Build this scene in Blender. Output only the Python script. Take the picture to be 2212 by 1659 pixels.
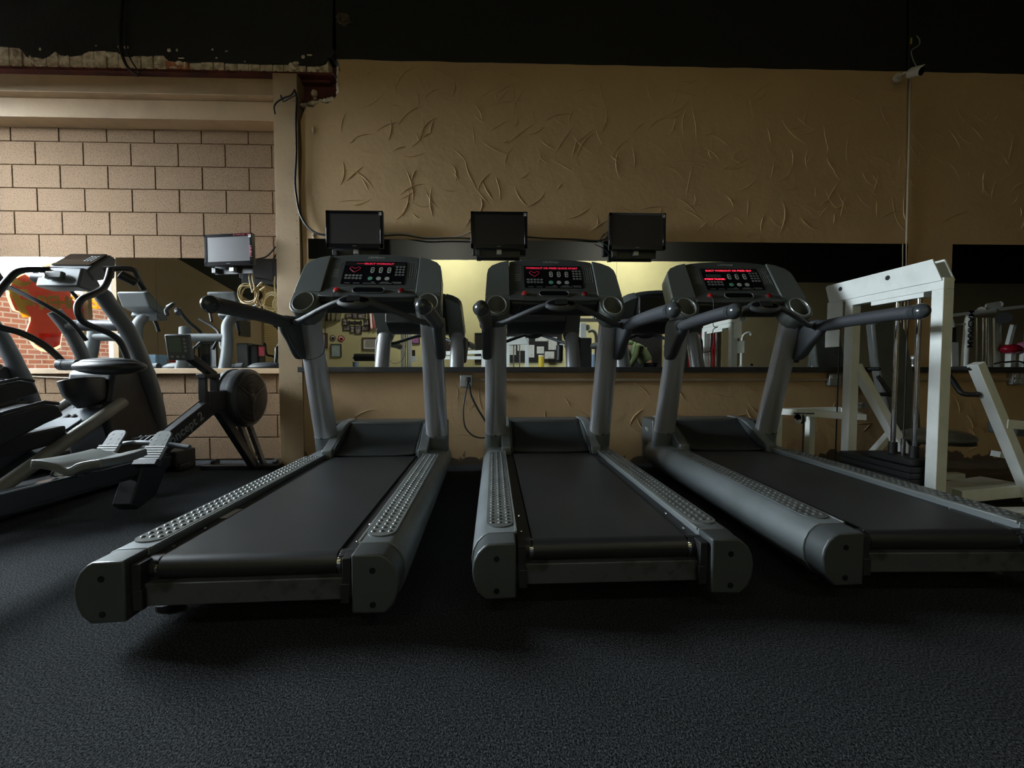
import bpy, bmesh, math, random
from mathutils import Vector, Matrix, Euler
for o in list(bpy.data.objects): bpy.data.objects.remove(o)
random.seed(7)
SC = bpy.context.scene
COL = SC.collection
PI = math.pi
R = math.radians

# ------------------------------------------------------------------ camera
FPX, H = 870.0, 0.813
YAW, PITCH = R(1.6), math.atan(32.5 / 870)
cd = bpy.data.cameras.new('camera'); cam = bpy.data.objects.new('camera', cd); COL.objects.link(cam)
cd.sensor_width = 36; cd.lens = FPX / 2212 * 36; cd.clip_start = 0.02; cd.clip_end = 200
cam.location = (0, 0, H); cam.rotation_euler = (PI / 2 - PITCH, 0, -YAW)
SC.camera = cam
FW = Vector((math.sin(YAW) * math.cos(PITCH), math.cos(YAW) * math.cos(PITCH), -math.sin(PITCH)))
RT = Vector((math.cos(YAW), -math.sin(YAW), 0)); UP = RT.cross(FW)
C0 = Vector((0, 0, H))
def ray(u, v): return FW + RT * ((u - 1106) / FPX) - UP * ((v - 829.5) / FPX)
def PY(u, v, y): r = ray(u, v); return C0 + r * (y / r.y)
def PX(u, v, x): r = ray(u, v); return C0 + r * (x / r.x)
def PZ(u, v, z): r = ray(u, v); return C0 + r * ((z - H) / r.z)
def PM(u, v, y, m=3.385):          # a point seen in the long wall mirror, at its real depth y
    p = PY(u, v, 2 * m - y); p.y = y; return p

# ------------------------------------------------------------------ world, light, exposure
SKY_BRIGHT, SKY_DIM = 84.0, 1.6
W = bpy.data.worlds.new('sky'); SC.world = W; W.use_nodes = True
wn = W.node_tree.nodes; wn.clear()
wo = wn.new('ShaderNodeOutputWorld'); wb = wn.new('ShaderNodeBackground')
tc = wn.new('ShaderNodeTexCoord'); sp = wn.new('ShaderNodeSeparateXYZ'); rp = wn.new('ShaderNodeValToRGB')
L = W.node_tree.links
# a hazy sky, much brighter on the sun's side (towards -x)
mr = wn.new('ShaderNodeMapRange'); mr.inputs['From Min'].default_value = -.75; mr.inputs['From Max'].default_value = -.15
mr.inputs['To Min'].default_value = 1; mr.inputs['To Max'].default_value = 0; mr.interpolation_type = 'SMOOTHSTEP'
L.new(tc.outputs['Generated'], sp.inputs[0]); L.new(sp.outputs['X'], mr.inputs['Value'])
rp.color_ramp.elements[0].position = 0; rp.color_ramp.elements[0].color = (.55, .62, .72, 1)
rp.color_ramp.elements[1].position = 1; rp.color_ramp.elements[1].color = (.86, .93, 1, 1)
ma = wn.new('ShaderNodeMath'); ma.operation = 'MULTIPLY_ADD'; ma.inputs[1].default_value = SKY_BRIGHT; ma.inputs[2].default_value = SKY_DIM
L.new(mr.outputs[0], rp.inputs[0]); L.new(mr.outputs[0], ma.inputs[0]); L.new(rp.outputs[0], wb.inputs[0]); L.new(ma.outputs[0], wb.inputs[1]); L.new(wb.outputs[0], wo.inputs[0])
SC.view_settings.view_transform = 'Standard'; SC.view_settings.look = 'None'
SC.view_settings.gamma = 1; SC.view_settings.use_curve_mapping = False
SC.view_settings.exposure = 0.25
SC.cycles.max_bounces = 9; SC.cycles.diffuse_bounces = 4; SC.cycles.glossy_bounces = 6
SC.cycles.transparent_max_bounces = 12; SC.cycles.sample_clamp_indirect = 6.0
SC.cycles.use_denoising = True
def light(name, kind, loc, energy, color, size=None, rot=None):
    d = bpy.data.lights.new(name, kind); o = bpy.data.objects.new(name, d); COL.objects.link(o)
    d.energy = energy; d.color = color; o.location = loc
    if rot: o.rotation_euler = rot
    if size:
        d.shape = 'RECTANGLE'; d.size, d.size_y = size
    return o
XW = -5.0                                   # the storefront wall on the left
WIN = [(1.78, 3.45, .25, 3.12), (-.02, .42, .25, 1.3)]   # y0, y1, z0, z1 of the storefront glass
for i, (y0, y1, z0, z1) in enumerate(WIN):
    p = light('daylight_portal', 'AREA', (XW - .06, (y0 + y1) / 2, (z0 + z1) / 2), 1, (1, 1, 1), (z1 - z0, y1 - y0), (0, -PI / 2, 0))
    p.data.cycles.is_portal = True
LAMPS = [(-1.4, -1.7, 4.16), (3.0, -1.7, 4.16)]
for x, y, z in LAMPS:
    light('tube_light', 'AREA', (x, y, z - .05), 46, (1.0, .97, .84), (1.15, .18), (R(-42), 0, 0))

# ------------------------------------------------------------------ helpers
def tag(o, label=None, cat=None, group=None, kind=None):
    for k, v in (('label', label), ('category', cat), ('group', group), ('kind', kind)):
        if v: o[k] = v
    return o
def thing(name, label, cat, loc=(0, 0, 0), rz=0, group=None):
    o = bpy.data.objects.new(name, None); COL.objects.link(o); o.empty_display_size = .1
    o.location = loc; o.rotation_euler = (0, 0, rz)
    return tag(o, label, cat, group)
def cr(pts, n=6):
    pts = [Vector(p) for p in pts]
    if len(pts) < 3: return pts
    P = [2 * pts[0] - pts[1]] + pts + [2 * pts[-1] - pts[-2]]; out = []
    for i in range(1, len(P) - 2):
        a, b, c, d = P[i - 1:i + 3]
        for k in range(n):
            t = k / n
            out.append(.5 * ((2 * b) + (c - a) * t + (2 * a - 5 * b + 4 * c - d) * t * t + (3 * b - a - 3 * c + d) * t ** 3))
    out.append(pts[-1]); return out
class MB:
    def __init__(s): s.bm = bmesh.new()
    def _face(s, vs, mi=0):
        try:
            f = s.bm.faces.new(vs); f.material_index = mi; return f
        except ValueError: return None
    def box(s, c, d, rot=None, mi=0):
        m = Matrix.Translation(c) @ (Euler(rot).to_matrix().to_4x4() if rot else Matrix.Identity(4))
        v = [s.bm.verts.new(m @ Vector((x * d[0] / 2, y * d[1] / 2, z * d[2] / 2))) for x in (-1, 1) for y in (-1, 1) for z in (-1, 1)]
        for q in ((0, 1, 3, 2), (4, 6, 7, 5), (0, 4, 5, 1), (2, 3, 7, 6), (0, 2, 6, 4), (1, 5, 7, 3)): s._face([v[i] for i in q], mi)
        return s
    def b2(s, x0, x1, y0, y1, z0, z1, mi=0):
        return s.box(((x0 + x1) / 2, (y0 + y1) / 2, (z0 + z1) / 2), (abs(x1 - x0), abs(y1 - y0), abs(z1 - z0)), mi=mi)
    def bar(s, a, b, w, h, up=(0, 0, 1), mi=0):
        a, b = Vector(a), Vector(b); d = (b - a).normalized(); up = Vector(up)
        if abs(d.dot(up)) > .98: up = Vector((0, 1, 0))
        x = d.cross(up).normalized(); z = x.cross(d)
        r = []
        for p in (a, b): r.append([s.bm.verts.new(p + x * i * w / 2 + z * j * h / 2) for i, j in ((-1, -1), (1, -1), (1, 1), (-1, 1))])
        for i in range(4): s._face([r[0][i], r[0][(i + 1) % 4], r[1][(i + 1) % 4], r[1][i]], mi)
        s._face(r[0][::-1], mi); s._face(r[1], mi); return s
    def prism(s, pts, vec, mi=0):
        a = [s.bm.verts.new(p) for p in pts]; b = [s.bm.verts.new(Vector(p) + Vector(vec)) for p in pts]; n = len(a)
        s._face(a[::-1], mi); s._face(b, mi)
        for i in range(n): s._face([a[i], a[(i + 1) % n], b[(i + 1) % n], b[i]], mi)
        return s
    def tube(s, pts, r, seg=10, sq=1.0, up=None, caps=True, closed=False, mi=0):
        pts = [Vector(p) for p in pts]; n = len(pts)
        rad = r if isinstance(r, (list, tuple)) else [r] * n
        if len(rad) != n: rad = [rad[min(len(rad) - 1, int(i * len(rad) / n))] for i in range(n)]
        rings = []; ref = Vector(up) if up else None; px = None
        for i, p in enumerate(pts):
            if closed: t = pts[(i + 1) % n] - pts[i - 1]
            else: t = pts[min(i + 1, n - 1)] - pts[max(i - 1, 0)]
            t.normalize()
            if px is None:
                u = ref or (Vector((0, 0, 1)) if abs(t.z) < .9 else Vector((0, 1, 0)))
                px = t.cross(u).normalized()
            else:
                px = (px - t * px.dot(t)).normalized()
            py = px.cross(t)
            rings.append([s.bm.verts.new(p + (px * math.cos(2 * PI * k / seg) + py * math.sin(2 * PI * k / seg) * sq) * rad[i]) for k in range(seg)])
        m = n if closed else n - 1
        for i in range(m):
            A, B = rings[i], rings[(i + 1) % n]
            for k in range(seg): s._face([A[k], A[(k + 1) % seg], B[(k + 1) % seg], B[k]], mi)
        if caps and not closed: s._face(rings[0][::-1], mi); s._face(rings[-1], mi)
        return s
    def cyl(s, a, b, r, seg=20, mi=0): return s.tube([a, b], r, seg, mi=mi)
    def ball(s, c, r, seg=16, rot=None, mi=0):
        r = r if isinstance(r, (tuple, list)) else (r, r, r)
        m = Matrix.Translation(c) @ (Euler(rot).to_matrix().to_4x4() if rot else Matrix.Identity(4)) @ Matrix.Diagonal((*r, 1))
        q = bmesh.ops.create_uvsphere(s.bm, u_segments=seg, v_segments=max(4, seg // 2), radius=1, matrix=m)
        if mi:
            for v in q['verts']:
                for f in v.link_faces: f.material_index = mi
        return s
    def lathe(s, prof, c=(0, 0, 0), axis='z', seg=28, mi=0):
        rings = []
        for r_, h in prof:
            ring = []
            for k in range(seg):
                a = 2 * PI * k / seg; x, y = r_ * math.cos(a), r_ * math.sin(a)
                v = {'z': (x, y, h), 'x': (h, x, y), 'y': (x, h, y)}[axis]
                ring.append(s.bm.verts.new(Vector(c) + Vector(v)))
            rings.append(ring)
        for A, B in zip(rings, rings[1:]):
            for k in range(seg): s._face([A[k], A[(k + 1) % seg], B[(k + 1) % seg], B[k]], mi)
        s._face(rings[0][::-1], mi); s._face(rings[-1], mi); return s
    def grid(s, f, nu, nv, mi=0):
        g = [[s.bm.verts.new(f(i / nu, j / nv)) for j in range(nv + 1)] for i in range(nu + 1)]
        for i in range(nu):
            for j in range(nv): s._face([g[i][j], g[i + 1][j], g[i + 1][j + 1], g[i][j + 1]], mi)
        return s
    def xf(s, m): s.bm.transform(m); return s
    def build(s, name, mat, parent=None, bevel=0, smooth=True, world=False, ang=40, seg=2, recalc=True, solid=0):
        me = bpy.data.meshes.new(name)
        if recalc: bmesh.ops.recalc_face_normals(s.bm, faces=s.bm.faces)
        o = bpy.data.objects.new(name, me); COL.objects.link(o)
        if world and parent:                      # vertices were given in room coordinates
            mm = Matrix.Identity(4); q = parent
            while q: mm = q.matrix_basis @ mm; q = q.parent
            s.bm.transform(mm.inverted())
        if parent: o.parent = parent
        elif s.bm.verts:                          # a thing of one mesh: its origin goes to its base
            xs = [v.co.x for v in s.bm.verts]; ys = [v.co.y for v in s.bm.verts]; zs = [v.co.z for v in s.bm.verts]
            b = Vector(((min(xs) + max(xs)) / 2, (min(ys) + max(ys)) / 2, min(zs)))
            s.bm.transform(Matrix.Translation(-b)); o.location = b
        s.bm.to_mesh(me); s.bm.free()
        for m in (mat if isinstance(mat, (list, tuple)) else [mat]): me.materials.append(m)
        if smooth:
            for p in me.polygons: p.use_smooth = True
            me.set_sharp_from_angle(angle=R(ang))
        if solid:
            k = o.modifiers.new('solid', 'SOLIDIFY'); k.thickness = solid
        if bevel:
            k = o.modifiers.new('bevel', 'BEVEL'); k.width = bevel; k.segments = seg; k.limit_method = 'ANGLE'; k.angle_limit = R(35); k.harden_normals = False
        return o
def copy_tree(o, parent=None):
    c = o.copy(); COL.objects.link(c); c.parent = parent
    for ch in list(o.children): copy_tree(ch, c)
    return c
_fonts = {}
def text_bm(s, size, m4, depth=.0006, bold=0.0, shear=0.0, align='CENTER', space=1.0):
    cu = bpy.data.curves.new('t', 'FONT'); cu.body = s; cu.size = size; cu.extrude = depth; cu.offset = bold
    cu.shear = shear; cu.align_x = align; cu.align_y = 'CENTER'; cu.space_character = space; cu.resolution_u = 3
    o = bpy.data.objects.new('t', cu); COL.objects.link(o)
    me = bpy.data.meshes.new_from_object(o)
    b = MB(); b.bm.from_mesh(me); b.bm.transform(m4)
    bpy.data.objects.remove(o); bpy.data.curves.remove(cu); bpy.data.meshes.remove(me)
    return b
def frame(org, ex, ey):                 # matrix whose x axis is ex, y axis ey
    ex = Vector(ex).normalized(); ey = Vector(ey); ey = (ey - ex * ey.dot(ex)).normalized(); ez = ex.cross(ey)
    m = Matrix((ex, ey, ez)).transposed().to_4x4(); m.translation = Vector(org); return m

# ------------------------------------------------------------------ materials
def mat(name, col, rough=.5, metal=0, spec=.5, bump=None, mix=None, emit=None, coat=0, aniso=None):
    """bump=(scale, strength, detail); mix=(colour2, scale, low, high)"""
    m = bpy.data.materials.new(name); m.use_nodes = True; nt = m.node_tree; b = nt.nodes['Principled BSDF']
    b.inputs['Base Color'].default_value = (*col, 1); b.inputs['Roughness'].default_value = rough
    b.inputs['Metallic'].default_value = metal; b.inputs['Specular IOR Level'].default_value = spec
    b.inputs['Coat Weight'].default_value = coat
    co = nt.nodes.new('ShaderNodeTexCoord')
    if mix:
        n = nt.nodes.new('ShaderNodeTexNoise'); n.inputs['Scale'].default_value = mix[1]; n.inputs['Detail'].default_value = 6
        r_ = nt.nodes.new('ShaderNodeValToRGB'); r_.color_ramp.elements[0].position = mix[2]; r_.color_ramp.elements[1].position = mix[3]
        r_.color_ramp.elements[0].color = (*col, 1); r_.color_ramp.elements[1].color = (*mix[0], 1)
        nt.links.new(co.outputs['Object'], n.inputs['Vector']); nt.links.new(n.outputs['Fac'], r_.inputs[0]); nt.links.new(r_.outputs[0], b.inputs['Base Color'])
    if bump:
        n = nt.nodes.new('ShaderNodeTexNoise'); n.inputs['Scale'].default_value = bump[0]; n.inputs['Detail'].default_value = bump[2] if len(bump) > 2 else 4
        k = nt.nodes.new('ShaderNodeBump'); k.inputs['Strength'].default_value = bump[1]; k.inputs['Distance'].default_value = .01
        nt.links.new(co.outputs['Object'], n.inputs['Vector']); nt.links.new(n.outputs['Fac'], k.inputs['Height']); nt.links.new(k.outputs[0], b.inputs['Normal'])
    if emit:
        b.inputs['Emission Color'].default_value = (*emit[0], 1); b.inputs['Emission Strength'].default_value = emit[1]
    return m
M = {}
M['rail'] = mat('grey_silver_plastic', (.20, .225, .235), .38, .35, bump=(900, .12, 2), mix=((.15, .17, .175), 5, .4, .7))
M['cap'] = mat('dark_silver_plastic', (.07, .08, .082), .36, .3, bump=(1400, .15, 2))
M['plate'] = mat('dimpled_foot_plate', (.165, .18, .175), .36, .35, mix=((.11, .12, .115), 14, .45, .75))
M['belt'] = mat('worn_belt_rubber', (.017, .0185, .0195), .36, 0, .5, bump=(1500, .10, 2), mix=((.021, .023, .025), 7, .45, .7))
M['black'] = mat('black_plastic', (.012, .013, .015), .45, mix=((.02, .021, .022), 9, .4, .7))
M['gloss'] = mat('gloss_black', (.006, .006, .008), .12, coat=.3)
M['steelbar'] = mat('grimy_painted_steel', (.075, .082, .09), .5, .2, mix=((.03, .03, .03), 16, .5, .66))
M['upright'] = mat('satin_aluminium', (.50, .51, .54), .30, .65)
M['console'] = mat('console_charcoal', (.055, .062, .062), .46, bump=(1600, .1, 2))
M['wing'] = mat('console_grey_green', (.115, .13, .125), .42, .1, bump=(1600, .1, 2))
M['ring'] = mat('cup_ring', (.30, .32, .31), .3, .5)
M['cup'] = mat('cup_inside', (.20, .21, .20), .5, .3)
M['grip'] = mat('grip_rubber', (.050, .056, .064), .5, bump=(1800, .25, 2))
M['gripend'] = mat('glossy_grip_end', (.045, .053, .058), .22, coat=.2)
M['white'] = mat('white_enamel', (.90, .94, .91), .35, bump=(60, .05, 3), mix=((.78, .83, .79), 8, .45, .75))
M['chrome'] = mat('chrome_rod', (.62, .63, .64), .12, 1.0, mix=((.45, .46, .47), 30, .4, .7))
M['iron'] = mat('black_iron_plate', (.014, .015, .016), .5, bump=(200, .15))
M['vinyl'] = mat('grey_vinyl', (.13, .14, .135), .3, mix=((.10, .11, .105), 10, .4, .7))
M['btn'] = mat('grey_key', (.16, .17, .17), .5)
M['btn2'] = mat('pale_key', (.36, .38, .36), .5)
M['btng'] = mat('green_key', (.10, .34, .24), .5)
M['print'] = mat('grey_print', (.26, .28, .27), .6)
M['led'] = mat('red_led', (.25, .01, .02), .5, emit=((1, .03, .07), 1.3))
M['leddim'] = mat('dim_red_led', (.2, .01, .02), .5, emit=((1, .03, .10), .30))
M['lcd'] = mat('lcd_glass', (.16, .20, .17), .25)
M['red'] = mat('red_button', (.5, .03, .03), .3)
M['redd'] = mat('dark_red_button', (.22, .008, .012), .2, coat=.4)
M['cable'] = mat('black_cable', (.012, .013, .015), .55)
M['tancable'] = mat('tan_cable', (.40, .30, .14), .55)
M['whitecable'] = mat('pale_cable', (.45, .40, .32), .6)
M['greencable'] = mat('green_cable', (.04, .075, .07), .6)
M['trim'] = mat('tan_trim_paint', (.40, .285, .165), .5, bump=(35, .12), mix=((.34, .24, .14), 5, .45, .7))
M['ledge'] = mat('black_ledge_paint', (.017, .017, .017), .55, bump=(60, .2), mix=((.03, .028, .026), 12, .5, .7))
M['rust'] = mat('rust_primer_steel', (.10, .018, .010), .6, bump=(50, .3), mix=((.05, .01, .008), 8, .4, .65))
M['mason'] = mat('mortar_crusted_brick', (.74, .64, .50), .9, bump=(70, .9, 8), mix=((.42, .32, .22), 18, .42, .62))
M['masonred'] = mat('exposed_red_brick', (.50, .16, .08), .9, bump=(70, .7, 8), mix=((.62, .46, .30), 22, .5, .62))
M['seatsilver'] = mat('silver_grey_vinyl', (.34, .35, .34), .28)
M['box'] = mat('galvanised_box', (.35, .37, .38), .4, .6)
M['outlet'] = mat('outlet_plastic', (.42, .42, .38), .5)
M['conduit'] = mat('tan_conduit', (.33, .25, .16), .5, bump=(60, .2))
M['camwhite'] = mat('camera_white', (.62, .58, .50), .4)
M['tvpanel'] = mat('tv_panel', (.016, .0145, .015), .3, spec=.2)
M['tvpanel2'] = mat('tv_panel_left', (.035, .032, .033), .3, spec=.25)
M['pinkmark'] = mat('red_marker', (.55, .05, .07), .7)
M['sticker'] = mat('sticker', (.45, .45, .42), .6)

def wall_mat(name, ctan, cblk, zline, scale_wob=3.0, flake=True, rough=.62, bumpk=.35):
    m = bpy.data.materials.new(name); m.use_nodes = True; nt = m.node_tree; N = nt.nodes; K = nt.links; b = N['Principled BSDF']
    b.inputs['Roughness'].default_value = rough; b.inputs['Specular IOR Level'].default_value = .35
    g = N.new('ShaderNodeNewGeometry'); s = N.new('ShaderNodeSeparateXYZ'); K.new(g.outputs['Position'], s.inputs[0])
    n0 = N.new('ShaderNodeTexNoise'); n0.inputs['Scale'].default_value = 1.3; n0.inputs['Detail'].default_value = 5; K.new(g.outputs['Position'], n0.inputs['Vector'])
    r0 = N.new('ShaderNodeValToRGB'); r0.color_ramp.elements[0].position = .35; r0.color_ramp.elements[1].position = .7
    r0.color_ramp.elements[0].color = (*[c * 1.0 for c in ctan], 1); r0.color_ramp.elements[1].color = (*[c * .86 for c in ctan], 1); K.new(n0.outputs['Fac'], r0.inputs[0])
    last = r0.outputs[0]
    if flake:        # flaked, dirty plaster along the foot of the wall
        n1 = N.new('ShaderNodeTexNoise'); n1.inputs['Scale'].default_value = 9; n1.inputs['Detail'].default_value = 7; K.new(g.outputs['Position'], n1.inputs['Vector'])
        mm = N.new('ShaderNodeMath'); mm.operation = 'MULTIPLY_ADD'; mm.inputs[1].default_value = -2.6; mm.inputs[2].default_value = .30; K.new(s.outputs['Z'], mm.inputs[0])
        ad = N.new('ShaderNodeMath'); ad.operation = 'ADD'; K.new(mm.outputs[0], ad.inputs[0]); K.new(n1.outputs['Fac'], ad.inputs[1])
        r1 = N.new('ShaderNodeValToRGB'); r1.color_ramp.elements[0].position = .60; r1.color_ramp.elements[1].position = .64; K.new(ad.outputs[0], r1.inputs[0])
        mx = N.new('ShaderNodeMixRGB'); mx.inputs[2].default_value = (.10, .075, .05, 1); K.new(r1.outputs[0], mx.inputs[0]); K.new(last, mx.inputs[1]); last = mx.outputs[0]
    if zline:
        n2 = N.new('ShaderNodeTexNoise'); n2.inputs['Scale'].default_value = scale_wob; K.new(g.outputs['Position'], n2.inputs['Vector'])
        m2 = N.new('ShaderNodeMath'); m2.operation = 'MULTIPLY_ADD'; m2.inputs[1].default_value = .02; K.new(n2.outputs['Fac'], m2.inputs[0]); K.new(s.outputs['Z'], m2.inputs[2])
        m3 = N.new('ShaderNodeMath'); m3.operation = 'GREATER_THAN'; m3.inputs[1].default_value = zline + .01; K.new(m2.outputs[0], m3.inputs[0])
        mx2 = N.new('ShaderNodeMixRGB'); mx2.inputs[2].default_value = (*cblk, 1); K.new(m3.outputs[0], mx2.inputs[0]); K.new(last, mx2.inputs[1]); last = mx2.outputs[0]
    K.new(last, b.inputs['Base Color'])
    n3 = N.new('ShaderNodeTexNoise'); n3.inputs['Scale'].default_value = 14; n3.inputs['Detail'].default_value = 8; K.new(g.outputs['Position'], n3.inputs['Vector'])
    bp = N.new('ShaderNodeBump'); bp.inputs['Strength'].default_value = bumpk; bp.inputs['Distance'].default_value = .012; K.new(n3.outputs['Fac'], bp.inputs['Height']); K.new(bp.outputs[0], b.inputs['Normal'])
    return m
TAN = (.52, .355, .19)
M['plaster'] = wall_mat('tan_plaster', TAN, (.014, .0135, .013), 3.32)
M['cream'] = wall_mat('cream_wall', (.78, .73, .40), (.012, .012, .011), 3.50, flake=False, bumpk=.15)
M['tanwall'] = wall_mat('storefront_tan', (.42, .30, .175), (.012, .012, .011), None, flake=False, bumpk=.15)
M['olive'] = wall_mat('olive_brown_wall', (.30, .25, .14), (.012, .012, .011), 3.0, flake=False, bumpk=.15)
M['blackwall'] = mat('black_wall_paint', (.014, .0135, .013), .6, bump=(22, .4, 8), mix=((.020, .019, .018), 3, .4, .7))
M['ceil'] = mat('black_ceiling', (.006, .006, .006), .8)
M['concrete'] = mat('stained_concrete', (.085, .066, .040), .55, bump=(25, .35, 8), mix=((.03, .024, .016), 6, .42, .62))
# painted concrete block, pitted
bm_ = mat('painted_block', (.185, .120, .070), .85, spec=.14, bump=(160, .6, 8), mix=((.108, .070, .040), 90, .50, .66)); M['block'] = bm_
M['mortar'] = mat('block_mortar', (.20, .12, .06), .9, spec=.1, bump=(80, .3))
# carpet: charcoal loop pile with paler flecks
cm = bpy.data.materials.new('charcoal_carpet'); cm.use_nodes = True; nt = cm.node_tree; N = nt.nodes; K = nt.links; b = N['Principled BSDF']
b.inputs['Roughness'].default_value = 1.0; b.inputs['Specular IOR Level'].default_value = .08
g = N.new('ShaderNodeNewGeometry'); v1 = N.new('ShaderNodeTexVoronoi'); v1.inputs['Scale'].default_value = 300; K.new(g.outputs['Position'], v1.inputs['Vector'])
n1 = N.new('ShaderNodeTexNoise'); n1.inputs['Scale'].default_value = 200; n1.inputs['Detail'].default_value = 4; n1.inputs['Roughness'].default_value = .8; K.new(g.outputs['Position'], n1.inputs['Vector'])
r1 = N.new('ShaderNodeValToRGB'); e = r1.color_ramp.elements; e[0].position = .42; e[0].color = (.0055, .0065, .0075, 1); e[1].position = .66; e[1].color = (.125, .135, .145, 1)
K.new(n1.outputs['Fac'], r1.inputs[0])
n2 = N.new('ShaderNodeTexNoise'); n2.inputs['Scale'].default_value = 1.1; n2.inputs['Detail'].default_value = 4; K.new(g.outputs['Position'], n2.inputs['Vector'])
r2 = N.new('ShaderNodeValToRGB'); e = r2.color_ramp.elements; e[0].position = .3; e[0].color = (.72, .72, .72, 1); e[1].position = .7; e[1].color = (1, 1, 1, 1); K.new(n2.outputs['Fac'], r2.inputs[0])
mu = N.new('ShaderNodeMixRGB'); mu.blend_type = 'MULTIPLY'; mu.inputs[0].default_value = 1; K.new(r1.outputs[0], mu.inputs[1]); K.new(r2.outputs[0], mu.inputs[2]); K.new(mu.outputs[0], b.inputs['Base Color'])
bp = N.new('ShaderNodeBump'); bp.inputs['Strength'].default_value = .9; bp.inputs['Distance'].default_value = .006
ad = N.new('ShaderNodeMath'); ad.operation = 'ADD'; K.new(n1.outputs['Fac'], ad.inputs[0]); K.new(v1.outputs['Distance'], ad.inputs[1]); K.new(ad.outputs[0], bp.inputs['Height']); K.new(bp.outputs[0], b.inputs['Normal'])
M['carpet'] = cm
# mirror
mm_ = bpy.data.materials.new('mirror_glass'); mm_.use_nodes = True; b = mm_.node_tree.nodes['Principled BSDF']
b.inputs['Base Color'].default_value = (.86, .88, .86, 1); b.inputs['Metallic'].default_value = 1; b.inputs['Roughness'].default_value = 0.0
M['mirror'] = mm_
# window glass: a thin clear pane
gm = bpy.data.materials.new('window_glass'); gm.use_nodes = True; nt = gm.node_tree; nt.nodes.clear()
o_ = nt.nodes.new('ShaderNodeOutputMaterial'); t_ = nt.nodes.new('ShaderNodeBsdfTransparent'); g_ = nt.nodes.new('ShaderNodeBsdfGlossy'); x_ = nt.nodes.new('ShaderNodeMixShader'); f_ = nt.nodes.new('ShaderNodeFresnel')
f_.inputs['IOR'].default_value = 1.3; g_.inputs['Roughness'].default_value = .02; t_.inputs['Color'].default_value = (.95, .97, .97, 1)
nt.links.new(f_.outputs[0], x_.inputs[0]); nt.links.new(t_.outputs[0], x_.inputs[1]); nt.links.new(g_.outputs[0], x_.inputs[2]); nt.links.new(x_.outputs[0], o_.inputs[0])
M['glass'] = gm
# outside brick
ob = bpy.data.materials.new('street_brick'); ob.use_nodes = True; nt = ob.node_tree; b = nt.nodes['Principled BSDF']; b.inputs['Roughness'].default_value = .9
co = nt.nodes.new('ShaderNodeTexCoord'); sx = nt.nodes.new('ShaderNodeSeparateXYZ'); mp = nt.nodes.new('ShaderNodeCombineXYZ'); br = nt.nodes.new('ShaderNodeTexBrick')
br.inputs['Scale'].default_value = 1; br.inputs['Brick Width'].default_value = .3; br.inputs['Row Height'].default_value = .12; br.inputs['Mortar Size'].default_value = .016
br.inputs['Color1'].default_value = (.22, .065, .04, 1); br.inputs['Color2'].default_value = (.28, .10, .065, 1); br.inputs['Mortar'].default_value = (.34, .28, .24, 1)
nt.links.new(co.outputs['Object'], sx.inputs[0]); nt.links.new(sx.outputs['Y'], mp.inputs['X']); nt.links.new(sx.outputs['Z'], mp.inputs['Y']); nt.links.new(mp.outputs[0], br.inputs['Vector']); nt.links.new(br.outputs['Color'], b.inputs['Base Color'])
M['street'] = ob

# ------------------------------------------------------------------ the room
XR, YB, YM, ZC = 13.5, -3.3, 3.40, 4.3
def struct(name, b, m, **k):
    o = b.build(name, m, smooth=k.pop('smooth', False), **k); return tag(o, kind='structure')
struct('floor', MB().b2(XW - .2, XR + .2, YB - .2, 3.9, -.1, 0), M['carpet'])
struct('ceiling', MB().b2(XW - .2, XR + .2, YB - .2, 3.9, ZC, ZC + .1), M['ceil'])
struct('wall_right', MB().b2(XR, XR + .2, YB - .2, 3.9, 0, ZC), M['olive'])
# main plaster wall in front of the camera, its torn left edge, and trowel ridges that stand proud of it
left = [(735, 150), (731, 170), (734, 194), (722, 214), (708, 224), (690, 221), (676, 232), (662, 230), (655, 244), (649, 262), (652, 330), (649, 420), (653, 500), (656, 620), (653, 720), (656, 850), (654, 995)]
lp = [PY(u, v, YM) for u, v in left]
poly = [(XR, YM, 0), (XR, YM, ZC), (-1.33, YM, ZC), (-1.36, YM, 3.42), (-1.325, YM, 3.33)] + [tuple(p) for p in lp] + [(lp[-1].x, YM, 0)]
b = MB().prism(poly, (0, .16, 0))
rr = random.Random(3)
for i in range(400):
    x = rr.uniform(-1.3, 4.7); z = rr.choice([rr.uniform(1.95, 3.25)] * 4 + [rr.uniform(.12, .74)])
    if z > .9 and x < -1.1 and rr.random() < .5: continue
    Lg = rr.uniform(.06, .34); a0 = rr.uniform(0, 2 * PI); bend = rr.choice([-1, 1]) * rr.uniform(.1, 1.5); pts = []; rad = []; cx, cz = x, z; n = 9
    fade = 1.0 if x < 2.6 else .8
    w = rr.uniform(.0035, .0062) * fade
    for k in range(n):
        pts.append((cx, YM + .0005, cz)); a = a0 + bend * (k / n) ** 1.3; cx += math.cos(a) * Lg / n; cz += math.sin(a) * Lg / n
        rad.append(max(.0006, w * math.sin(PI * (k + .7) / (n + .4))))
    if any(p[2] > 3.29 or (p[2] < 1.93 and z > .9) or p[2] > .76 and z < .9 or p[2] < .05 for p in pts): continue
    if any(p[0] < -1.28 and p[2] > 3.0 for p in pts): continue
    b.tube(pts, rad, seg=6, up=(0, 1, 0))
o = b.build('wall_front', M['plaster'], smooth=True, ang=60); tag(o, kind='structure')
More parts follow.
